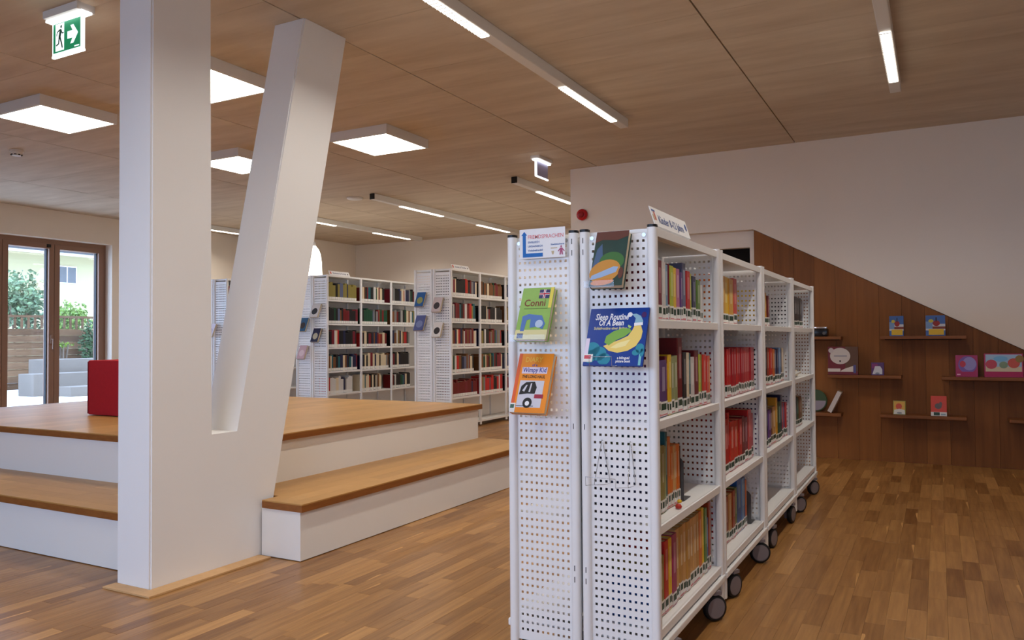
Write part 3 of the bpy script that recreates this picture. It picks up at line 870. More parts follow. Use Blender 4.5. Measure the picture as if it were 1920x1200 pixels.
shelf_books(3, 2, U[3], [('slate', .10, .2), ('teal', .10, .205), ('slate', .09, .2), ('forest', .08, .19), ('brown', .10, .195), ('olive', .05, .18)], 0.045)
# booklets lying on the farthest bookcase
for k, (yy, c, rz) in enumerate(((5.16, 'rust', 4), (5.32, 'white', -8), (5.52, 'cream', 10))):
    b = empty('booklet', (FRONT_X - 0.12, yy, SHELF_Z[2] + 0.0025), (radians(7), 0, radians(rz)))
    tag(b, ['reddish booklet', 'white booklet', 'cream booklet'][k] + ' lying flat on the second shelf of the fourth near bookcase', 'booklet', 'booklets lying on a shelf')
    mb = MB(); mb.box(-0.07, 0.07, 0.0, 0.20, 0.0, 0.0016); mb.box(-0.07, 0.07, 0.0, 0.20, 0.0084, 0.01); mb.box(-0.07, -0.068, 0, 0.2, 0.0016, 0.0084); mb.build('cover', cover_mat(c), b)
    mb = MB(); mb.box(-0.0675, 0.068, 0.002, 0.198, 0.0018, 0.0082); mb.build('pages', M_PAGES, b)
# bookends
def bookend(y, sh, back, label):
    t = empty('bookend', (FRONT_X - back, y, SHELF_Z[sh + 1] + 0.0026)); tag(t, label, 'bookend', 'grey steel bookends')
    bm = bmesh.new()
    pts = [(0, 0), (0, 0.14), (-0.008, 0.152), (-0.02, 0.16), (-0.10, 0.16), (-0.112, 0.152), (-0.12, 0.14), (-0.12, 0)]
    mb = MB(); mb.prism(pts, 'y', 0, 0.0016); mb.build('plate', M_BOOKEND, t)
    mb = MB(); mb.box(-0.12, 0, 0.0018, 0.09, 0, 0.0014); mb.build('foot', M_BOOKEND, t)
bookend(2.835, 2, 0.05, 'grey steel bookend beside the orange books, third shelf of the nearest bookcase')
bookend(3.992, 3, 0.05, 'dark bookend behind the blue books, bottom shelf of the second bookcase')
# small toy figure standing before the orange books and a ribbon
tf = empty('toy_figure', (FRONT_X - 0.03, 2.70, SHELF_Z[3] + 0.0026)); tag(tf, 'tiny yellow and red toy figure on the shelf before the orange books', 'toy')
mb = MB(); mb.lathe((0, 0, 0), [(0.0, 0), (0.010, 0.001), (0.012, 0.008), (0.007, 0.015), (0.0, 0.016)], n=12); mb.build('body', mat('toy_red', (186, 52, 40), 0.4), tf, smooth=True)
mb = MB(); mb.lathe((0, 0.012, 0.016), [(0.0, 0), (0.008, 0.003), (0.008, 0.010), (0.0, 0.014)], n=12); mb.build('head', mat('toy_yellow', (236, 196, 44), 0.4), tf, smooth=True)

# ------------------------------------------------------------------ end panel displays: sign, books on wire rests
sg = empty('wayfinding_sign', (-1.256, 2.3835, 1.372))
tag(sg, 'white sign with blue bent arrow fixed to the bookcase end', 'sign')
put_s = MB(); put_s.box(0, 0.171, 0, 0.001, 0, 0.101); put_s.build('sheet', M_PAPER, sg)
MBLUE = mat('print_blue', (20, 104, 184), 0.5); MSAL = mat('print_salmon', (222, 120, 122), 0.5); MTXT = mat('print_bluegrey', (74, 110, 168), 0.5)
put_flat('arrow', [(0.012, 0.005), (0.088, 0.005), (0.088, 0.018), (0.024, 0.018), (0.024, 0.080), (0.029, 0.080), (0.018, 0.093), (0.007, 0.080), (0.012, 0.080)], MBLUE, sg, 0.0006)
put_text('FREMDSPRACHEN', 0.031, 0.067, 0.0185, MSAL, sg, 0.0006, width=0.133, bold=0.0001)
put_text('ENGLISCH', 0.032, 0.0525, 0.0095, MTXT, sg, 0.0006, width=0.043, bold=0.0002)
put_text('UKRAINISCH', 0.032, 0.0385, 0.0095, MTXT, sg, 0.0006, width=0.055, bold=0.0002)
put_text('Vokabelmobil', 0.032, 0.0245, 0.0095, MTXT, sg, 0.0006, width=0.056, bold=0.0002)
put_text('Stadtbücherei', 0.118, 0.0415, 0.0075, MTXT, sg, 0.0006, width=0.05, bold=0.0002)
put_flat('logo_person', [(0.150, 0.008), (0.155, 0.008), (0.1565, 0.018), (0.158, 0.008), (0.163, 0.008), (0.161, 0.024), (0.168, 0.018), (0.169, 0.021), (0.160, 0.031), (0.153, 0.031), (0.144, 0.021), (0.145, 0.018), (0.152, 0.024)], mat('print_rose', (176, 84, 120), 0.5), sg, 0.0006)
put_flat('logo_head', ell(0.1565, 0.0355, 0.003, 0.0035, 12), mat('print_rose', (176, 84, 120), 0.5), sg, 0.0006)
put_flat('logo_cup', [(0.120, 0.022), (0.131, 0.022), (0.128, 0.010), (0.123, 0.010)][::-1], mat('print_sand', (200, 180, 140), 0.5), sg, 0.0006)
put_flat('logo_lines', rect(0.118, 0.030, 0.142, 0.033), mat('print_sand', (220, 190, 180), 0.5), sg, 0.0006)

TILT = radians(23)
def display_book(cx_, zb, w_, dz, th, covers, label, yb=2.30, edge=None, pages=True, group='books displayed face out on the bookcase ends', name='display_book', cat='book'):
    """book standing face out, bottom forward, leaning back. cover height from vertical rise"""
    hh = dz / cos(TILT)
    b = empty(name, (cx_, yb, zb), (-TILT, 0, 0))
    tag(b, label, cat, group)
    mb = MB(); mb.box(-w_ / 2, w_ / 2, 0.0, 0.0018, 0, hh); mb.box(-w_ / 2, w_ / 2, th - 0.0018, th, 0, hh); mb.box(-w_ / 2, -w_ / 2 + 0.0018, 0.0018, th - 0.0018, 0, hh)
    mb.build('cover', covers, b)
    if pages:
        mb = MB(); mb.box(-w_ / 2 + 0.002, w_ / 2 - 0.003, 0.002, th - 0.002, 0.002, hh - 0.002); mb.build('pages', M_PAGES, b)
    return b, hh
def wire_rest(cx_, zb, w_, yb, label, wire=True, top=0.15):
    t = empty('wire_book_rest', (cx_, 2.40, zb)); tag(t, label, 'book rest', 'wire book rests')
    yo = yb - 2.40 - 0.006
    mb = MB()
    h2 = w_ / 2
    if wire:
        mb.tube([(-h2 * 0.62, -0.004, top), (-h2 * 0.62, -0.012, top + 0.004), (-h2 * 0.75, yo + 0.02, 0.0), (-h2, yo - 0.003, 0.0), (-h2, yo - 0.006, 0.028), (h2 * 0.3, yo - 0.006, 0.028), (h2 * 0.3, yo - 0.003, 0.0), (h2 * 0.72, yo + 0.02, 0.0), (h2 * 0.62, -0.012, top + 0.004), (h2 * 0.62, -0.004, top)], 0.0011, 6)
        mb.tube([(-h2 * 0.62, -0.004, top - 0.006), (-h2 * 0.30, -0.004, 0.0), (-h2 * 0.45, yo * 0.4, -0.002), (-h2 * 0.75, yo + 0.02, 0.0)], 0.0011, 6)
        mb.tube([(h2 * 0.62, -0.004, top - 0.006), (h2 * 0.80, -0.004, 0.0), (h2 * 0.72, yo * 0.5, -0.002), (h2 * 0.72, yo + 0.02, 0.0)], 0.0011, 6)
        mb.build('wire', M_WIRE, t, smooth=True)
    else:
        mb.box(-h2, h2, yo - 0.012, -0.004, -0.006, -0.003); mb.box(-h2, h2, yo - 0.014, yo - 0.0125, -0.006, 0.016)
        mb.build('tray', M_ACRYL, t)
    return t
# (1) green reader with flag
b, hh = display_book(-1.178, 1.097, .117, .174, .022, mat('cover_reader_green', (132, 176, 78), 0.4, vary=0.06, scale=30), 'light green paperback with a small flag on the left bookcase end')
put_flat('print', rect(-.0585, 0, .0585, .035), mat('print_paleyellow', (214, 206, 150), 0.5), b, .0005)
put_text('Conni', -.045, hh - .068, .036, mat('print_darkred', (120, 40, 36), 0.5), b, .0006, width=.078, bold=.0004)
put_flat('print', rect(-.042, hh - .078, .045, hh - .076), mat('print_olive', (96, 130, 60), 0.5), b, .0006)
put_flat('print', rect(.046, hh - .075, .0575, hh), mat('print_yellow', (226, 208, 84), 0.5), b, .0006)
fl = put_flat('flag', rect(.006, hh - .04, .044, hh - .008), mat('flag_blue', (44, 42, 96), 0.5), b, .0008)
put_flat('flag_bar', rect(.006, hh - .028, .044, hh - .020), M_PAPER, b, .0011); put_flat('flag_bar', rect(.021, hh - .04, .029, hh - .008), M_PAPER, b, .0011)
put_flat('flag_bar', rect(.006, hh - .026, .044, hh - .022), mat('flag_red', (186, 30, 60), 0.5), b, .0014); put_flat('flag_bar', rect(.0235, hh - .04, .0265, hh - .008), mat('flag_red', (186, 30, 60), 0.5), b, .0014)
put_flat('print', [(-.042, .084), (-.02, .092), (.03, .086), (.046, .056), (.04, .036), (.02, .046), (-.008, .042), (-.01, .074), (-.024, .07), (-.028, .03), (-.042, .03)][::-1], mat('print_denim', (78, 116, 178), 0.5), b, .0008)
put_flat('print', ell(.024, .056, .014, .014), mat('print_bluewhite', (176, 196, 220), 0.5), b, .0011)
put_flat('print', rect(-.05, .004, -.028, .022), mat('print_slate', (86, 96, 132), 0.5), b, .0008)
wire_rest(-1.178, 1.097, .13, 2.30, 'clear book rest under the light green paperback', False)
# (2) orange book
b, hh = display_book(-1.192, .857, .129, .192, .024, mat('cover_diary_orange', (240, 142, 34), 0.4), 'orange hardback with a drawn van on the left bookcase end')
put_flat('print', rect(-.0645, 0, -.052, hh), mat('print_deeporange', (222, 96, 52), 0.5), b, .0004)
put_text('DIARY', -.006, hh - .030, .024, mat('print_gold', (244, 186, 70), 0.5), b, .0006, width=.064, align='CENTER', bold=.0004)
put_text('of a', .0, hh - .046, .014, mat('print_indigo', (70, 74, 150), 0.5), b, .0006, width=.02, align='CENTER', bold=.0003)
put_flat('print', rect(-.044, hh - .072, .050, hh - .049), mat('print_lilac', (226, 214, 232), 0.5), b, .0005)
put_text('Wimpy Kid', .003, hh - .067, .024, mat('print_indigo', (70, 74, 150), 0.5), b, .0008, width=.088, align='CENTER', bold=.0005)
put_text('THE LONG HAUL', .003, hh - .088, .0155, mat('print_ink', (60, 40, 24), 0.5), b, .0006, width=.086, align='CENTER', bold=.0004)
put_flat('print', rect(-.044, .018, .046, .112), mat('print_page', (206, 204, 214), 0.5), b, .0006)
INK = mat('print_black', (24, 24, 30), 0.5)
put_flat('print', [(-.040, .062), (-.036, .092), (-.020, .106), (.012, .108), (.022, .088), (.018, .066), (-.01, .066)][::-1], INK, b, .0009)
put_flat('print', [(-.030, .076), (-.018, .096), (-.013, .096), (-.022, .072)][::-1], mat('print_page', (206, 204, 214), 0.5), b, .0012)
put_flat('print', [(-.006, .072), (-.002, .102), (.003, .102), (.0, .072)][::-1], mat('print_page', (206, 204, 214), 0.5), b, .0012)
put_flat('print', ell(-.004, .034, .017, .018), INK, b, .0009); put_flat('print', ell(-.004, .032, .008, .008), M_PAPER, b, .0012); put_flat('print', rect(-.044, .022, .02, .024), INK, b, .0012)
put_flat('print', rect(.018, .050, .050, .064), mat('print_wine', (160, 40, 66), 0.5), b, .0012)
put_flat('spine_label', rect(-.0645, .0, -.046, .032), M_STICK, b, .0009); put_flat('spine_label', rect(-.0645, .014, -.05, .027), mat('sticker_green2', (60, 100, 84), 0.5), b, .0012)
wire_rest(-1.192, .857, .13, 2.30, 'clear book rest under the orange hardback', False)
# (3) dark teal adventure book
b, hh = display_book(-.912, 1.264, .110, .179, .026, mat('cover_adventure', (38, 66, 62), 0.35, vary=0.25, scale=18), 'dark green storybook with a big ochre drum, top of the right bookcase end')
put_flat('print', [(-.055, hh), (.055, hh), (.055, hh - .02), (.02, hh - .034), (-.03, hh - .030), (-.055, hh - .04)][::-1], mat('print_mahogany', (96, 54, 46), 0.5), b, .0005)
put_flat('print', [(-.054, .055), (-.045, .13), (-.03, .15), (-.022, .10), (-.025, .07)][::-1], mat('print_steelblue', (70, 96, 132), 0.5), b, .0005)
put_flat('print', ell(.01, .085, .042, .034), mat('print_leafgreen', (60, 110, 58), 0.5), b, .0006)
put_flat('print', ell(-.008, .050, .052, .040, rot=20), mat('print_ochre', (196, 138, 62), 0.5), b, .0010)
put_flat('print', [(-.054, .020), (-.05, .036), (.02, .066), (.036, .064), (.03, .046), (-.02, .028)][::-1], mat('print_iceblue', (150, 176, 212), 0.5), b, .0014)
put_flat('print', ell(-.012, .012, .038, .011, rot=6), mat('print_amber', (206, 124, 44), 0.5), b, .0014)
put_flat('print', ell(.046, .042, .008, .02), mat('print_mahogany', (96, 54, 46), 0.5), b, .0014)
wire_rest(-.925, 1.264, .10, 2.30, 'clear book rest under the dark green storybook', False)
# (4) blue picture book
b, hh = display_book(-.892, 1.014, .197, .181, .008, mat('cover_nightblue', (16, 62, 146), 0.3, vary=0.1, scale=8), 'blue bilingual picture book with a yellow crescent, right bookcase end')
put_text('Sleep Routine', -.022, hh - .040, .030, M_PAPER, b, .0006, width=.112, align='CENTER', bold=.0007, shear=.12)
put_text('Of A Bean', -.022, hh - .060, .028, M_PAPER, b, .0006, width=.084, align='CENTER', bold=.0007, shear=.12)
put_text('Schlafroutine einer Bohne', -.022, hh - .074, .013, mat('print_paleyellow', (214, 206, 150), 0.5), b, .0006, width=.112, align='CENTER', bold=.0003)
MO = mat('print_moon', (236, 206, 112), 0.5)
outer = [(.060, .142), (.078, .136), (.086, .115), (.084, .092), (.070, .066), (.045, .050), (.012, .043), (-.018, .050), (-.038, .066), (-.020, .074), (.012, .086), (.040, .100), (.052, .120)]
put_flat('print', outer[::-1], MO, b, .0008)
put_flat('print', [(.050, .088), (.036, .066), (.006, .058), (-.014, .060), (.010, .076)][::-1], mat('print_moonlight', (244, 228, 158), 0.5), b, .0010)
put_flat('print', [(-.036, .078), (-.032, .100), (-.010, .116), (.018, .126), (.042, .126), (.050, .116), (.030, .098), (.004, .086), (-.020, .068)], mat('print_beangreen', (122, 172, 74), 0.5), b, .0011)
put_flat('print', [(.036, .130), (.036, .138), (.048, .132), (.044, .126)][::-1], mat('print_leaf', (170, 206, 120), 0.5), b, .0012)
CAPM = mat('print_capblue', (142, 186, 204), 0.5)
put_flat('print', [(.056, .140), (.058, .160), (.044, .174), (.058, .176), (.074, .168), (.084, .150), (.082, .136)][::-1], CAPM, b, .0012)
put_flat('print', [(.056, .134), (.055, .144), (.083, .146), (.084, .136)][::-1], M_PAPER, b, .0014); put_flat('print', ell(.038, .173, .008, .008), M_PAPER, b, .0014)
TE = mat('print_turquoise', (34, 134, 160), 0.5)
for q in (ell(-.074, .055, .026, .024), ell(-.050, .040, .026, .024), ell(-.030, .022, .022, .02), ell(-.078, .030, .02, .022)):
    put_flat('print', [(min(max(p[0], -.0985), .0985), max(p[1], .004)) for p in q], TE, b, .0009)
for q in (ell(.084, .058, .014, .016), ell(.072, .044, .012, .010), ell(.092, .044, .0065, .014)):
    put_flat('print', [(min(p[0], .0985), p[1]) for p in q], TE, b, .0009)
put_flat('print', rect(.084, .002, .092, .04), mat('print_trunk', (120, 190, 196), 0.5), b, .0008)
put_text('a bilingual', .034, .022, .012, M_PAPER, b, .0008, width=.040, align='CENTER', bold=.0003)
put_text('picture book', .034, .011, .012, M_PAPER, b, .0008, width=.048, align='CENTER', bold=.0003)
put_flat('print', rect(-.0985, .020, -.086, .092), mat('print_lilac', (226, 214, 232), 0.5), b, .0012)
put_flat('spine_label', rect(-.0985, .012, -.068, .038), M_STICK, b, .0015); put_flat('spine_label', rect(-.0965, .022, -.074, .034), mat('sticker_pinkred', (204, 76, 92), 0.5), b, .0018)
put_flat('print', ell(.084, .172, .008, .010), mat('print_plum', (70, 30, 96), 0.5), b, .0008)
wire_rest(-.905, 1.014, .115, 2.298, 'wire book rest holding the blue picture book')
wire_rest(-.915, .632, .155, 2.33, 'empty wire book rest on the right bookcase end', True, .135)

# sign on top of the near bookcase
ts = empty('shelf_sign', (-.789, 2.632, 1.4595), (0, radians(-18), 0))
tag(ts, 'white tilted age group sign on top of the nearest bookcase', 'sign')
mb = MB(); mb.box(-.001, .001, -.205, .205, 0, .068); mb.build('sheet', M_PAPER, ts)
mb = MB(); mb.prism([(-.001, .0), (-.05, -.0155), (-.051, -.0135), (-.0012, .002)], 'y', -.205, .205); mb.build('foot', M_PAPER, ts)
pf = link('print_face', None, ts, (.001, 0, 0), (0, 0, radians(90))) if False else None
def side_text(txt, y, z, size, m, parent, width, bold=0.0006):
    me = text_mesh(txt, size, bold)
    xs = [q.co.x for q in me.vertices]; k = width / (max(xs) - min(xs))
    for q in me.vertices:
        q.co = (.0016, y + q.co.x * k, z + q.co.y)
    me.materials.clear(); me.materials.append(m); me.name = 'lettering'
    return link('lettering', me, parent)
side_text('Kinder 8-12 Jahre', -.145, .016, .040, mat('print_signblue', (70, 96, 160), 0.5), ts, .285)
def side_flat(pts, m, parent, x=.0014):
    mb = MB(); n_ = len(pts)
    mb.add([(x, p[0], p[1]) for p in pts] + [(x - .0003, p[0], p[1]) for p in pts], [tuple(range(n_)), tuple(range(2 * n_ - 1, n_ - 1, -1))])
    return mb.build('print', m, parent)
side_flat(ell(.180, .040, .012, .014), mat('print_signblue', (70, 96, 160), 0.5), ts)
side_flat(rect(-.195, .052, -.160, .059), mat('print_signblue', (70, 96, 160), 0.5), ts)
side_flat(rect(-.182, .022, -.166, .052), mat('print_coral', (206, 110, 96), 0.5), ts)
side_flat(rect(-.198, .020, -.186, .040), mat('print_sand', (200, 180, 140), 0.5), ts)

# ------------------------------------------------------------------ tall bookcases at the back
FH = 1.950
FSH = [1.950, 1.628, 1.316, 1.006, 0.696, 0.400, 0.075]
FD = 0.268
FBAY = 0.676
ME_FSIDE = perforated(FD - 2 * PW, 1.86, 8, 56, 0.0238, 0.0325, 0.012, (FD - 2 * PW - 7 * 0.0238) / 2, 0.03)
mb = MB(); mb.prism(UPTS, 'z', 0.02, FH); ME_FUP = mb.mesh('upright', M_WHITE)
FARPAL = [('black', 9), ('navy', 3), ('darkred', 2), ('brown', 3), ('cream', 3), ('white', 2), ('red', 1), ('slate', 1), ('rust', 1), ('teal', 1), ('grey', 2), ('olive', 1), ('maroon', 2), ('gold', 0.4), ('forest', 1)]
FC = [c for c, _ in FARPAL]; FWT = [w_ for _, w_ in FARPAL]
FARMAT = [mat('far_cover_' + c, BC[c], 0.45, 0.3) for c in FC]
FARCACHE = {}
far_rest = MB(); NFAR = 0
def far_book_geo(mb, ci, t, h, d, ox=0, oy=0, oz=0, rest=False):
    nC = len(FC)
    a, st, pg = (ci, nC, nC + 1) if rest else (0, 1, 2)
    mb.box(ox - d, ox, oy, oy + t, oz, oz + h, a)
    mb.box(ox + 0.0002, ox + 0.0008, oy + 0.001, oy + t - 0.001, oz + 0.004, oz + 0.038, st)
    mb.box(ox - d + 0.002, ox - 0.008, oy + 0.002, oy + t - 0.002, oz + h + 0.0001, oz + h + 0.001, pg)
def tall_row(fx, y0, nb, label, where, plan, double=True, sign=None):
    """plan: per bay list of how to build books: 'single', 'rest' or None"""
    global NFAR
    t = empty('tall_bookcase', (fx, y0, 0)); tag(t, label, 'bookcase', 'tall white bookcases at the back')
    sides = [1, -1] if double else [1]
    for s in sides:
        base = 0.0 if s > 0 else -2 * FD - 0.006
        def X(d): return base - s * d
        for k in range(nb + 1):
            yy = k * FBAY
            if k in (0, nb):
                link('end_panel', ME_FSIDE, t, (min(X(PW), X(FD - PW)), yy + PT / 2 - 0.001, 0.05))
            for d in (PW / 2, FD - PW / 2):
                u_ = link('upright', ME_FUP, t, (X(d), yy + PT / 2, 0))
        for k in range(nb):
            for z in FSH:
                mb = MB(); a, b_ = sorted((X(0.006), X(FD - 0.008)))
                mb.box(a, b_, k * FBAY + PT, (k + 1) * FBAY, z - 0.022, z)
                mb.build('shelf', M_WHITE, t)
            mb = MB(); a, b_ = sorted((X(FD - 0.006), X(FD - 0.004))); mb.box(a, b_, k * FBAY + PT, (k + 1) * FBAY, 0.08, 1.93); mb.build('back_panel', M_WHITE, t)
    for k in range(nb):
        mode = plan[k] if k < len(plan) else None
        if not mode: continue
        for si in range(1, 6):
            z = FSH[si] + 0.0008
            y = k * FBAY + PT + 0.006; end = (k + 1) * FBAY - (0.03 if random.random() < .6 else random.uniform(0.05, 0.2))
            cnt = 0; base_h = random.uniform(0.19, 0.215); bias = random.choices(range(len(FC)), FWT)[0] if random.random() < .45 else None
            while y < end:
                th = random.choice((0.022, 0.028, 0.034, 0.042, 0.052))
                if y + th > end: break
                ci = bias if (bias is not None and random.random() < 0.55) else random.choices(range(len(FC)), FWT)[0]
                hh_ = round(base_h + random.choice((-0.02, -0.01, 0, 0, 0.01, 0.018)), 3)
                dd = 0.15
                setb = 0.03
                if mode == 'single' and cnt < 27:
                    key = (ci, th, hh_)
                    if key not in FARCACHE:
                        m_ = MB(); far_book_geo(m_, ci, th, hh_, dd); FARCACHE[key] = m_.mesh('book', [FARMAT[ci], M_STICK, M_PAGES])
                    o_ = link('book', FARCACHE[key], None, (fx - setb, y0 + y, z))
                    nm = CNAME.get(FC[ci], FC[ci])
                    tag(o_, '%s book, %s from left, %s shelf, %s bay of %s' % (nm, ORD[cnt], ['', 'top', 'second', 'third', 'fourth', 'fifth'][si], ORD[k], where), 'book', 'books on the tall bookcases at the back')
                    NFAR += 1
                else:
                    far_book_geo(far_rest, ci, th, hh_, dd, fx - setb, y0 + y, z, True)
                cnt += 1
                y += th + 0.001
    if sign:
        s_ = empty('shelf_sign', (fx - 0.01, y0 + sign[0], FH + 0.0005), (0, radians(-25), 0)); tag(s_, sign[2], 'sign', 'signs on the tall bookcases')
        mb = MB(); mb.box(-.001, .001, 0, .40, 0, .06); mb.build('sheet', M_PAPER, s_)
        side_text(sign[1], .07, .018, .034, mat('print_signgrey', (96, 96, 128), 0.5), s_, .26, 0.0006)
        side_flat(ell(.365, .028, .010, .012, 12), INK, s_); side_flat(rect(.015, .014, .045, .05), mat('print_coral', (206, 110, 96), 0.5), s_)
    return t
CFX, CY0 = -5.108, 7.925
BFX, BY0 = -6.925, 7.80
AFX, AY0 = -8.50, 7.57
tall_row(CFX, CY0, 4, 'tall white bookcase at the back, right one beside the platform end', 'the right tall bookcase', ['single', 'single', 'rest', None], sign=(0.05, 'Krimis & Thriller', 'small white genre sign on the right tall bookcase'))
tall_row(BFX, BY0, 4, 'tall white bookcase at the back, middle one beyond the oak platform', 'the middle tall bookcase', ['single', 'rest', 'rest', None], sign=(0.06, 'Romane & Krimis', 'small white genre sign on the middle tall bookcase'))
tall_row(AFX, AY0, 3, 'tall white bookcase glimpsed between the legs of the V column', 'the left tall bookcase', ['rest', None, None])
o = far_rest.build('books', FARMAT + [M_STICK, M_PAGES])
tag(o, 'remaining rows of mixed books on the tall white bookcases', 'books', None, 'stuff')

# books displayed on the ends of the tall bookcases
def far_display(x, z, y0, c1, c2, label, w_=.125, hgt=.19):
    b = empty('display_book', (x, y0 - .098, z), (-TILT, 0, 0)); tag(b, label, 'book', 'books displayed on the tall bookcase ends')
    mb = MB(); mb.box(-w_ / 2, w_ / 2, 0, .002, 0, hgt); mb.box(-w_ / 2, w_ / 2, .026, .028, 0, hgt); mb.box(-w_ / 2, -w_ / 2 + .002, .002, .026, 0, hgt)
    mb.build('cover', mat('far_art_%d_%d_%d' % c1, c1, 0.4), b)
    mb = MB(); mb.box(-w_ / 2 + .002, w_ / 2 - .002, .0022, .0258, .002, hgt - .002); mb.build('pages', M_PAGES, b)
    put_flat('print', ell(0, hgt * .42, w_ * .34, hgt * .24, 14, rot=15), mat('far_art_%d_%d_%d' % c2, c2, 0.5), b, .0006)
    mb = MB(); mb.box(-w_ / 2 + .01, w_ / 2 - .01, -.006, .05, -.004, -.001); mb.build('rest', M_ACRYL, b)
cxl, cxr = CFX - FD - .006 - FD / 2, CFX - FD / 2
far_display(cxl, 1.50, CY0, (36, 92, 150), (150, 150, 90), 'blue paperback with a landscape, upper left end of the right tall bookcase')
far_display(cxl - .01, 1.21, CY0, (82, 92, 140), (120, 130, 170), 'slate blue paperback, lower left end of the right tall bookcase', .14, .2)
far_display(cxr - .03, 1.43, CY0, (206, 188, 184), (60, 52, 56), 'pale pink paperback with dark figure, upper right end of the right tall bookcase')
far_display(cxr - .03, 1.13, CY0, (222, 214, 206), (44, 38, 40), 'cream paperback with black figure, lower right end of the right tall bookcase')
bxl, bxr = BFX - FD - .006 - FD / 2, BFX - FD / 2
far_display(bxr - .02, 1.40, BY0, (210, 204, 200), (52, 50, 54), 'white paperback with black shape, upper end of the middle tall bookcase', .14)
far_display(bxr - .01, 1.08, BY0, (40, 42, 70), (190, 180, 150), 'dark blue paperback with pale figure, lower end of the middle tall bookcase', .12)
far_display(bxl + .05, 1.22, BY0, (50, 96, 128), (60, 50, 46), 'teal blue paperback beside the slanted column leg')
far_display(bxl + .03, .86, BY0, (206, 168, 172), (226, 200, 200), 'pale pink paperback beside the slanted column leg')
far_display(AFX - FD / 2 - .11, 1.16, AY0, (224, 216, 226), (200, 186, 206), 'white paperback glimpsed between the column legs')

# ------------------------------------------------------------------ wall shelves on the panelling and what stands on them
def wall_shelf(x0, x1, z, label, depth=0.18):
    t = empty('wall_shelf', (x0, WY + 0.0098, z)); tag(t, label, 'shelf', 'oak wall shelves')
    mb = MB(); mb.cbox(0, x1 - x0, -depth, 0, -0.026, 0, 0.002); mb.build('board', M_WSHELF, t)
    mb = MB(); mb.box(0.03, x1 - x0 - 0.03, -0.0008 - 0.012, -0.0008, -0.034, -0.0262); mb.build('cleat', M_DARK, t)
wall_shelf(-1.42, -0.75, 1.098, 'upper left oak wall shelf half hidden by the farthest bookcase')
wall_shelf(-0.44, 0.207, 1.098, 'oak wall shelf carrying the two blue and yellow boxes')
wall_shelf(-0.866, -0.278, 0.760, 'oak wall shelf carrying the dark red game box')
wall_shelf(0.024, 0.72, 0.757, 'oak wall shelf carrying the two pink boxes')
wall_shelf(-1.42, -0.758, 0.420, 'lower left oak wall shelf half hidden by the farthest bookcase')
wall_shelf(-0.448, 0.198, 0.426, 'oak wall shelf carrying the small green box and red book')
wall_shelf(0.495, 1.15, 0.420, 'lower right oak wall shelf cut by the picture edge')

def art_box(name, x0, x1, z, h, depth, c, label, cat, arts, yfront=7.50, tilt=4):
    b = empty(name, ((x0 + x1) / 2, yfront, z + 0.0006), (radians(-tilt), 0, 0)); tag(b, label, cat)
    w_ = x1 - x0
    mb = MB(); mb.cbox(-w_ / 2, w_ / 2, 0, depth, 0, h, 0.0015); mb.build('box_body', mat('box_%d_%d_%d' % c, c, 0.4), b)
    for i, (pts, cc) in enumerate(arts):
        put_flat('print', pts, mat('art_%d_%d_%d' % cc, cc, 0.5), b, 0.0005 + 0.0003 * i)
    return b
Z1, Z2, Z3 = 1.098, 0.759, 0.426
def blue_yellow(x0, x1, label):
    w_ = (x1 - x0) / 2; h = .172
    art_box('hanging_game_box', x0, x1, Z1, h, .05, (60, 96, 160), label, 'game box', [
        (rect(-w_, .045, w_, .10), (200, 200, 205)), (rect(-w_, .06, -w_ * .3, .12), (120, 150, 190)), (rect(-w_ * .7, .008, w_ * .85, .056), (216, 176, 40)), (rect(-w_ * .3, .058, w_, .078), (130, 60, 40)),
        (ell(w_ * .1, .105, w_ * .36, .024), (150, 40, 30)), (ell(-w_ * .45, .125, w_ * .26, .014), (196, 180, 60)), (rect(w_ * .02, .12, w_ * .16, .155), (40, 40, 60))])
blue_yellow(-.365, -.255, 'small blue and yellow box at the left on the upper oak wall shelf')
blue_yellow(-.088, .057, 'wider blue and yellow box at the right on the upper oak wall shelf')
art_box('board_game_box', -.864, -.618, .7605, .248, .055, (110, 26, 36), 'dark red board game box with a round white plate', 'game box', [
    (rect(.02, .03, .123, .248), (96, 66, 48)), (ell(-.022, .165, .083, .072, 28), (206, 196, 190)), (ell(-.096, .214, .022, .022), (196, 186, 186)), (rect(-.123, .026, -.02, .054), (214, 204, 196)),
    ([(-.02, .026), (.084, .026), (.084, .078), (.022, .056), (-.01, .040)], (214, 204, 196)), (rect(.086, .016, .106, .086), (86, 82, 140)), (rect(-.072, .160, .034, .170), (150, 146, 156)), (ell(-.022, .120, .008, .008, 10), (60, 50, 50))])
art_box('card_game_box', -.513, -.412, .7605, .110, .04, (84, 48, 104), 'small purple and white box beside the dark red game box', 'game box', [
    (rect(-.045, .06, .0, .10), (130, 52, 110)), ([(-.042, .008), (.036, .008), (.036, .05), (.02, .078), (-.02, .078), (-.03, .046)], (206, 206, 214)), (ell(-.002, .016, .018, .008, 12), (130, 140, 160))])
art_box('game_box', .126, .285, .7575, .178, .05, (166, 38, 92), 'upright pink and purple box on the right oak wall shelf', 'game box', [
    (ell(.006, .10, .066, .070, 28), (120, 92, 168)), (ell(.02, .108, .048, .055, 24), (150, 140, 196)), (ell(-.028, .105, .022, .026, 16), (190, 60, 80)), (rect(-.075, .008, .07, .042), (166, 38, 92)), (rect(-.07, .014, -.045, .024), (220, 160, 190))])
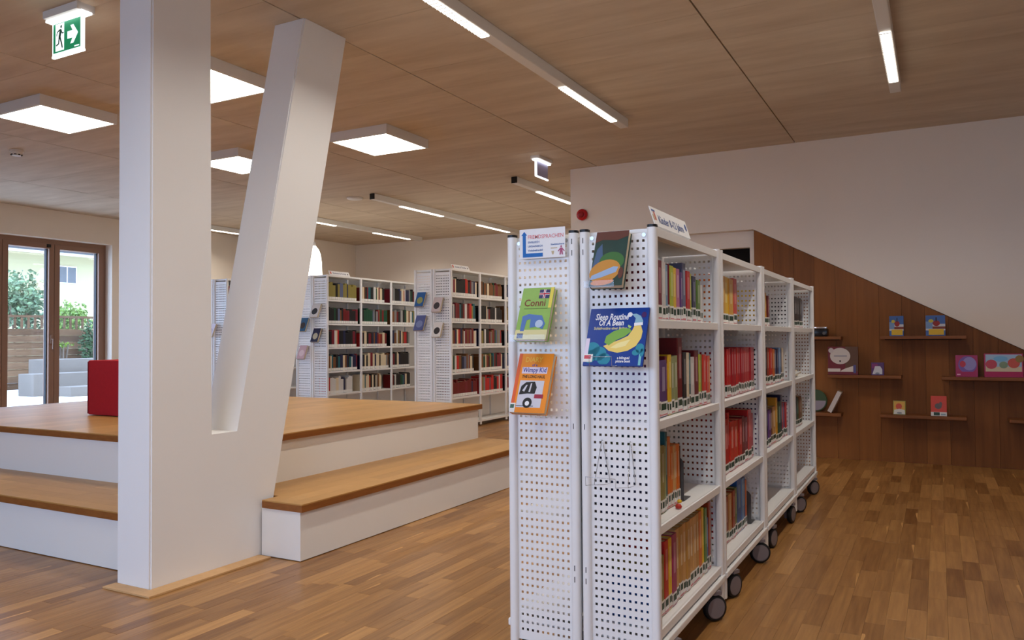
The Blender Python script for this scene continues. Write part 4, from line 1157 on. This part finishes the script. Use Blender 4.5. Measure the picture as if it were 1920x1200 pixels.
art_box('wide_game_box', .330, .600, .7575, .192, .055, (176, 50, 90), 'wide pink box with pale blue picture on the right oak wall shelf', 'game box', [
    (rect(-.125, .045, .125, .185), (160, 190, 216)), (rect(-.125, .045, .125, .085), (206, 190, 160)), (ell(-.085, .105, .040, .038, 18), (190, 70, 88)), (ell(.07, .115, .042, .040, 18), (196, 84, 70)), (ell(.11, .15, .03, .03, 14), (150, 120, 60)), (ell(0, .10, .03, .028, 14), (130, 150, 120)), (ell(-.02, .15, .05, .022, 14), (120, 180, 220)), (rect(-.132, .006, .132, .046), (170, 30, 84))])
art_box('picture_book', -.348, -.252, .4265, .118, .015, (150, 150, 70), 'small square yellow green picture book on the lower oak wall shelf', 'book', [
    (rect(-.042, .04, .042, .112), (206, 160, 70)), (ell(-.004, .07, .024, .026, 16), (196, 80, 60)), ([(-.044, .004), (.044, .004), (.04, .04), (.0, .05), (-.04, .04)], (216, 214, 206)), (ell(0, .014, .02, .008, 12), (140, 146, 150))], tilt=10, yfront=7.51)
art_box('picture_book', -.062, .056, .4265, .168, .015, (206, 66, 46), 'red picture book with a grey figure on the lower oak wall shelf', 'book', [
    (rect(-.059, .0, .059, .032), (226, 222, 218)), (rect(-.038, .004, .006, .03), (40, 70, 56)), (ell(-.004, .082, .026, .024, 16), (100, 90, 90)), (ell(.014, .10, .012, .018, 12), (110, 96, 96)), (rect(.014, .006, .05, .02), (150, 170, 180))], tilt=10, yfront=7.51)
# portable player on the upper left shelf
t = empty('audio_player', (-.93, 7.54, 1.0986)); tag(t, 'small black audio player with chrome highlight, upper left wall shelf', 'audio player')
mb = MB(); mb.cbox(-.07, .07, -.05, .05, 0, .07, .012); smooth_angle(mb.build('body', mat('player_black', (26, 20, 20), 0.25), t))
mb = MB(); mb.cbox(-.066, .066, -.054, .04, .0705, .088, .007); smooth_angle(mb.build('chrome_bar', mat('chrome', (230, 230, 236), 0.12, metal=0.9), t))
mb = MB(); mb.cyl((.04, -.0505, .03), .014, -.006, axis='y', n=16); mb.build('knob', M_BOOKEND, t)
# leaning book with round green lid behind
t = empty('leaning_book', (-.862, 7.55, .4206), (0, radians(26), 0)); tag(t, 'thick white book leaning on the lower left oak wall shelf', 'book')
mb = MB(); mb.box(-.018, .018, -.07, -.066, .012, .212); mb.box(-.018, -.014, -.066, .07, .012, .212); mb.box(.014, .018, -.066, .07, .012, .212); mb.build('cover', mat('cover_paleivory', (206, 196, 190), 0.5), t)
mb = MB(); mb.box(-.0135, .0135, -.0655, .068, .015, .209); mb.build('pages', M_PAGES, t)
t = empty('round_tin', (-.985, 7.60, .4206)); tag(t, 'green and grey round tin lid standing on the lower left wall shelf', 'tin')
mb = MB(); mb.lathe((0, -.012, .10), [(0, 0), (.094, 0), (.10, .004), (.10, .022), (0, .022)], axis='y', n=32); mb.build('lid', mat('tin_green', (64, 84, 54), 0.5), t)
mb = MB(); mb.add([(p[0], -.0125, p[1] + .10) for p in ell(0, 0, .088, .088, 24, 180, 360)], [tuple(range(24))]); mb.build('lid_face', mat('tin_grey', (150, 140, 150), 0.5), t)

# ------------------------------------------------------------------ the garden outside
g = MB(); g.box(-60, XL - 0.36, -40, 60, -0.3, 0.08)
tag(g.build('garden_paving', mat('pale_paving', (226, 224, 220), 0.9, vary=0.06, scale=0.8)), 'bright pale paving outside the garden doors', None, None, 'structure')
g = MB(); g.box(XL - 0.36, 60, -60, YB - 0.3, -0.3, -0.05)
tag(g.build('street_paving', mat('grey_paving', (168, 168, 168), 0.9)), 'grey paving outside the street window', None, None, 'structure')
M_FENCE = wood('fence_timber', (80, 58, 40), (126, 96, 70), 0.8, (3, 3, 30), 1.5, 0.15, True)
M_CONC = mat('garden_concrete', (112, 102, 92), 0.9, vary=0.08, scale=3)
fe = empty('garden_fence', (-17.0, 9.5, 0.08)); tag(fe, 'weathered horizontal board fence with open slats on top', 'fence')
for bay in range(4):
    ya, yb_ = -2.9 + bay * 1.9, -2.9 + (bay + 1) * 1.9 - 0.12
    for k in range(9):
        mb = MB(); dx_ = .022 * (k % 2); mb.box(-.015, .012 + dx_, ya, yb_, .03 + k * .142, .03 + k * .142 + .1385, tone=random.uniform(.0, .95)); mb.build('plank', M_FENCE, fe, tone=True)
    mb = MB(); mb.box(-.03, .03, ya, yb_, 1.55, 1.60, tone=.25); mb.build('rail', M_FENCE, fe, tone=True)
    for k in range(13):
        yy = ya + .05 + k * .14; mb = MB(); mb.box(-.012, .012, yy, yy + .045, 1.315, 1.548, tone=random.uniform(.1, .5)); mb.build('slat', M_FENCE, fe, tone=True)
    mb = MB(); mb.cbox(-.0, .16, yb_ + .005, yb_ + .115, 0, 1.66, .01); mb.build('post', M_CONC, fe)
for (x0, x1, y0, y1, z1, lb) in ((-15.4, -14.9, 8.72, 13.0, .50, 'long low concrete seat block in the garden'), (-15.9, -15.41, 9.2, 13.0, .76, 'taller concrete block behind the garden seat'), (-14.6, -14.2, 9.0, 10.2, .26, 'small concrete step before the garden seat')):
    mb = MB(); mb.cbox(x0, x1, y0, y1, .081, z1, .012); tag(mb.build('concrete_block', M_CONC), lb, 'concrete block', 'concrete garden blocks')
# neighbour's house
hs = empty('house', (-24, 14, 0.08)); tag(hs, 'cream neighbouring house with pale tiled roof behind the fence', 'house')
mb = MB(); mb.box(-6, 0, -9, 7, 0, 4.4); mb.build('wall', mat('cream_render', (176, 166, 128), 0.9), hs)
mb = MB(); mb.prism([(1.0, 3.62), (1.0, 3.78), (-5, 6.9), (-5, 6.7)], 'y', -9.6, 7.6); mb.build('eaves', mat('eaves_white', (232, 228, 222), 0.8), hs)
mb = MB(); mb.box(1.01, 1.12, -9.6, 7.6, 3.70, 3.78); mb.build('gutter', mat('gutter_grey', (60, 58, 58), 0.6), hs)
tile = MB()
for k in range(12):
    zz = 3.80 + k * .2 * .52; xx = 1.02 - k * .2
    tile.box(xx - .24, xx, -9.6, 7.6, zz, zz + .05)
tl = tile.build('roof_tiles', mat('roof_tile', (112, 74, 66), 0.85, vary=0.1, scale=5), hs); tl['kind'] = 'stuff'
mb = MB(); mb.box(0.0, .04, .75, 1.35, 2.85, 3.40); wn = mb.build('window', mat('white_frame', (232, 236, 240), 0.5), hs)
mb = MB(); mb.box(.041, .05, .78, 1.02, 2.88, 3.37); mb.build('pane', mat('house_pane', (86, 86, 86), 0.3), wn)
mb = MB(); mb.box(.041, .05, 1.06, 1.32, 2.88, 3.37); mb.build('pane', mat('house_pane', (86, 86, 86), 0.3), wn)
# shrubs
def shrub(name, c, rx, ry, rz, n_, leaf, col_, label, cat='shrub', stem=True):
    t = empty(name, (c[0], c[1], 0.08)); tag(t, label, cat, 'garden shrubs')
    mb = MB(); cz = c[2] - 0.08
    for _ in range(n_):
        u_ = random.uniform(-1, 1); a = random.uniform(0, 2 * pi); r = random.random() ** 0.4
        q = math.sqrt(1 - u_ * u_)
        k = 0.8 + 0.25 * sin(3 * a + 5 * u_)
        p = Vector((rx * r * q * cos(a) * k, ry * r * q * sin(a) * k, cz + rz * r * u_ * k))
        e = Euler((random.uniform(0, 6), random.uniform(0, 6), random.uniform(0, 6))).to_matrix()
        s_ = leaf * random.uniform(.6, 1.3)
        mb.add([tuple(p + e @ Vector(v_)) for v_ in ((0, 0, 0), (s_ * .35, s_ * .5, .02), (0, s_, 0), (-s_ * .35, s_ * .5, .02))], [(0, 1, 2, 3)], random.choice((0, 0, 1)))
    c2 = tuple(min(255, int(v * 1.25)) for v in col_)
    o_ = mb.build('foliage', [mat('leaf_%d' % col_[0], col_, 0.6), mat('leaf2_%d' % col_[0], c2, 0.6)], t)
    if stem:
        for k in range(4):
            a = k * 1.7; mb = MB(); mb.tube([(.05 * cos(a), .05 * sin(a), 0), (rx * .3 * cos(a), ry * .3 * sin(a), cz * .6), (rx * .4 * cos(a), ry * .5 * sin(a), cz)], .018, 6); mb.build('stem', mat('bark', (104, 90, 76), 0.9), t)
shrub('garden_shrub', (-18.2, 10.35, 1.95), .6, .62, .85, 1500, .11, (92, 112, 80), 'tall grey green shrub behind the fence, left door pane')
shrub('garden_shrub', (-18.6, 11.75, 1.62), .5, .55, .55, 900, .10, (108, 132, 62), 'bright yellow green shrub behind the fence, right door pane')
shrub('garden_shrub', (-18.0, 12.95, 1.60), .55, .55, .6, 900, .10, (94, 116, 66), 'low green shrub behind the fence near the white post')
shrub('ivy', (-16.72, 11.05, .95), .14, .26, .75, 900, .075, (48, 74, 40), 'dark green ivy climbing the garden fence', 'ivy')
shrub('young_climber', (-16.75, 10.42, 1.05), .08, .26, .08, 60, .07, (100, 124, 34), 'light green climbing shoot on the garden fence', 'climber')
print('books', NBOOK, NFAR)
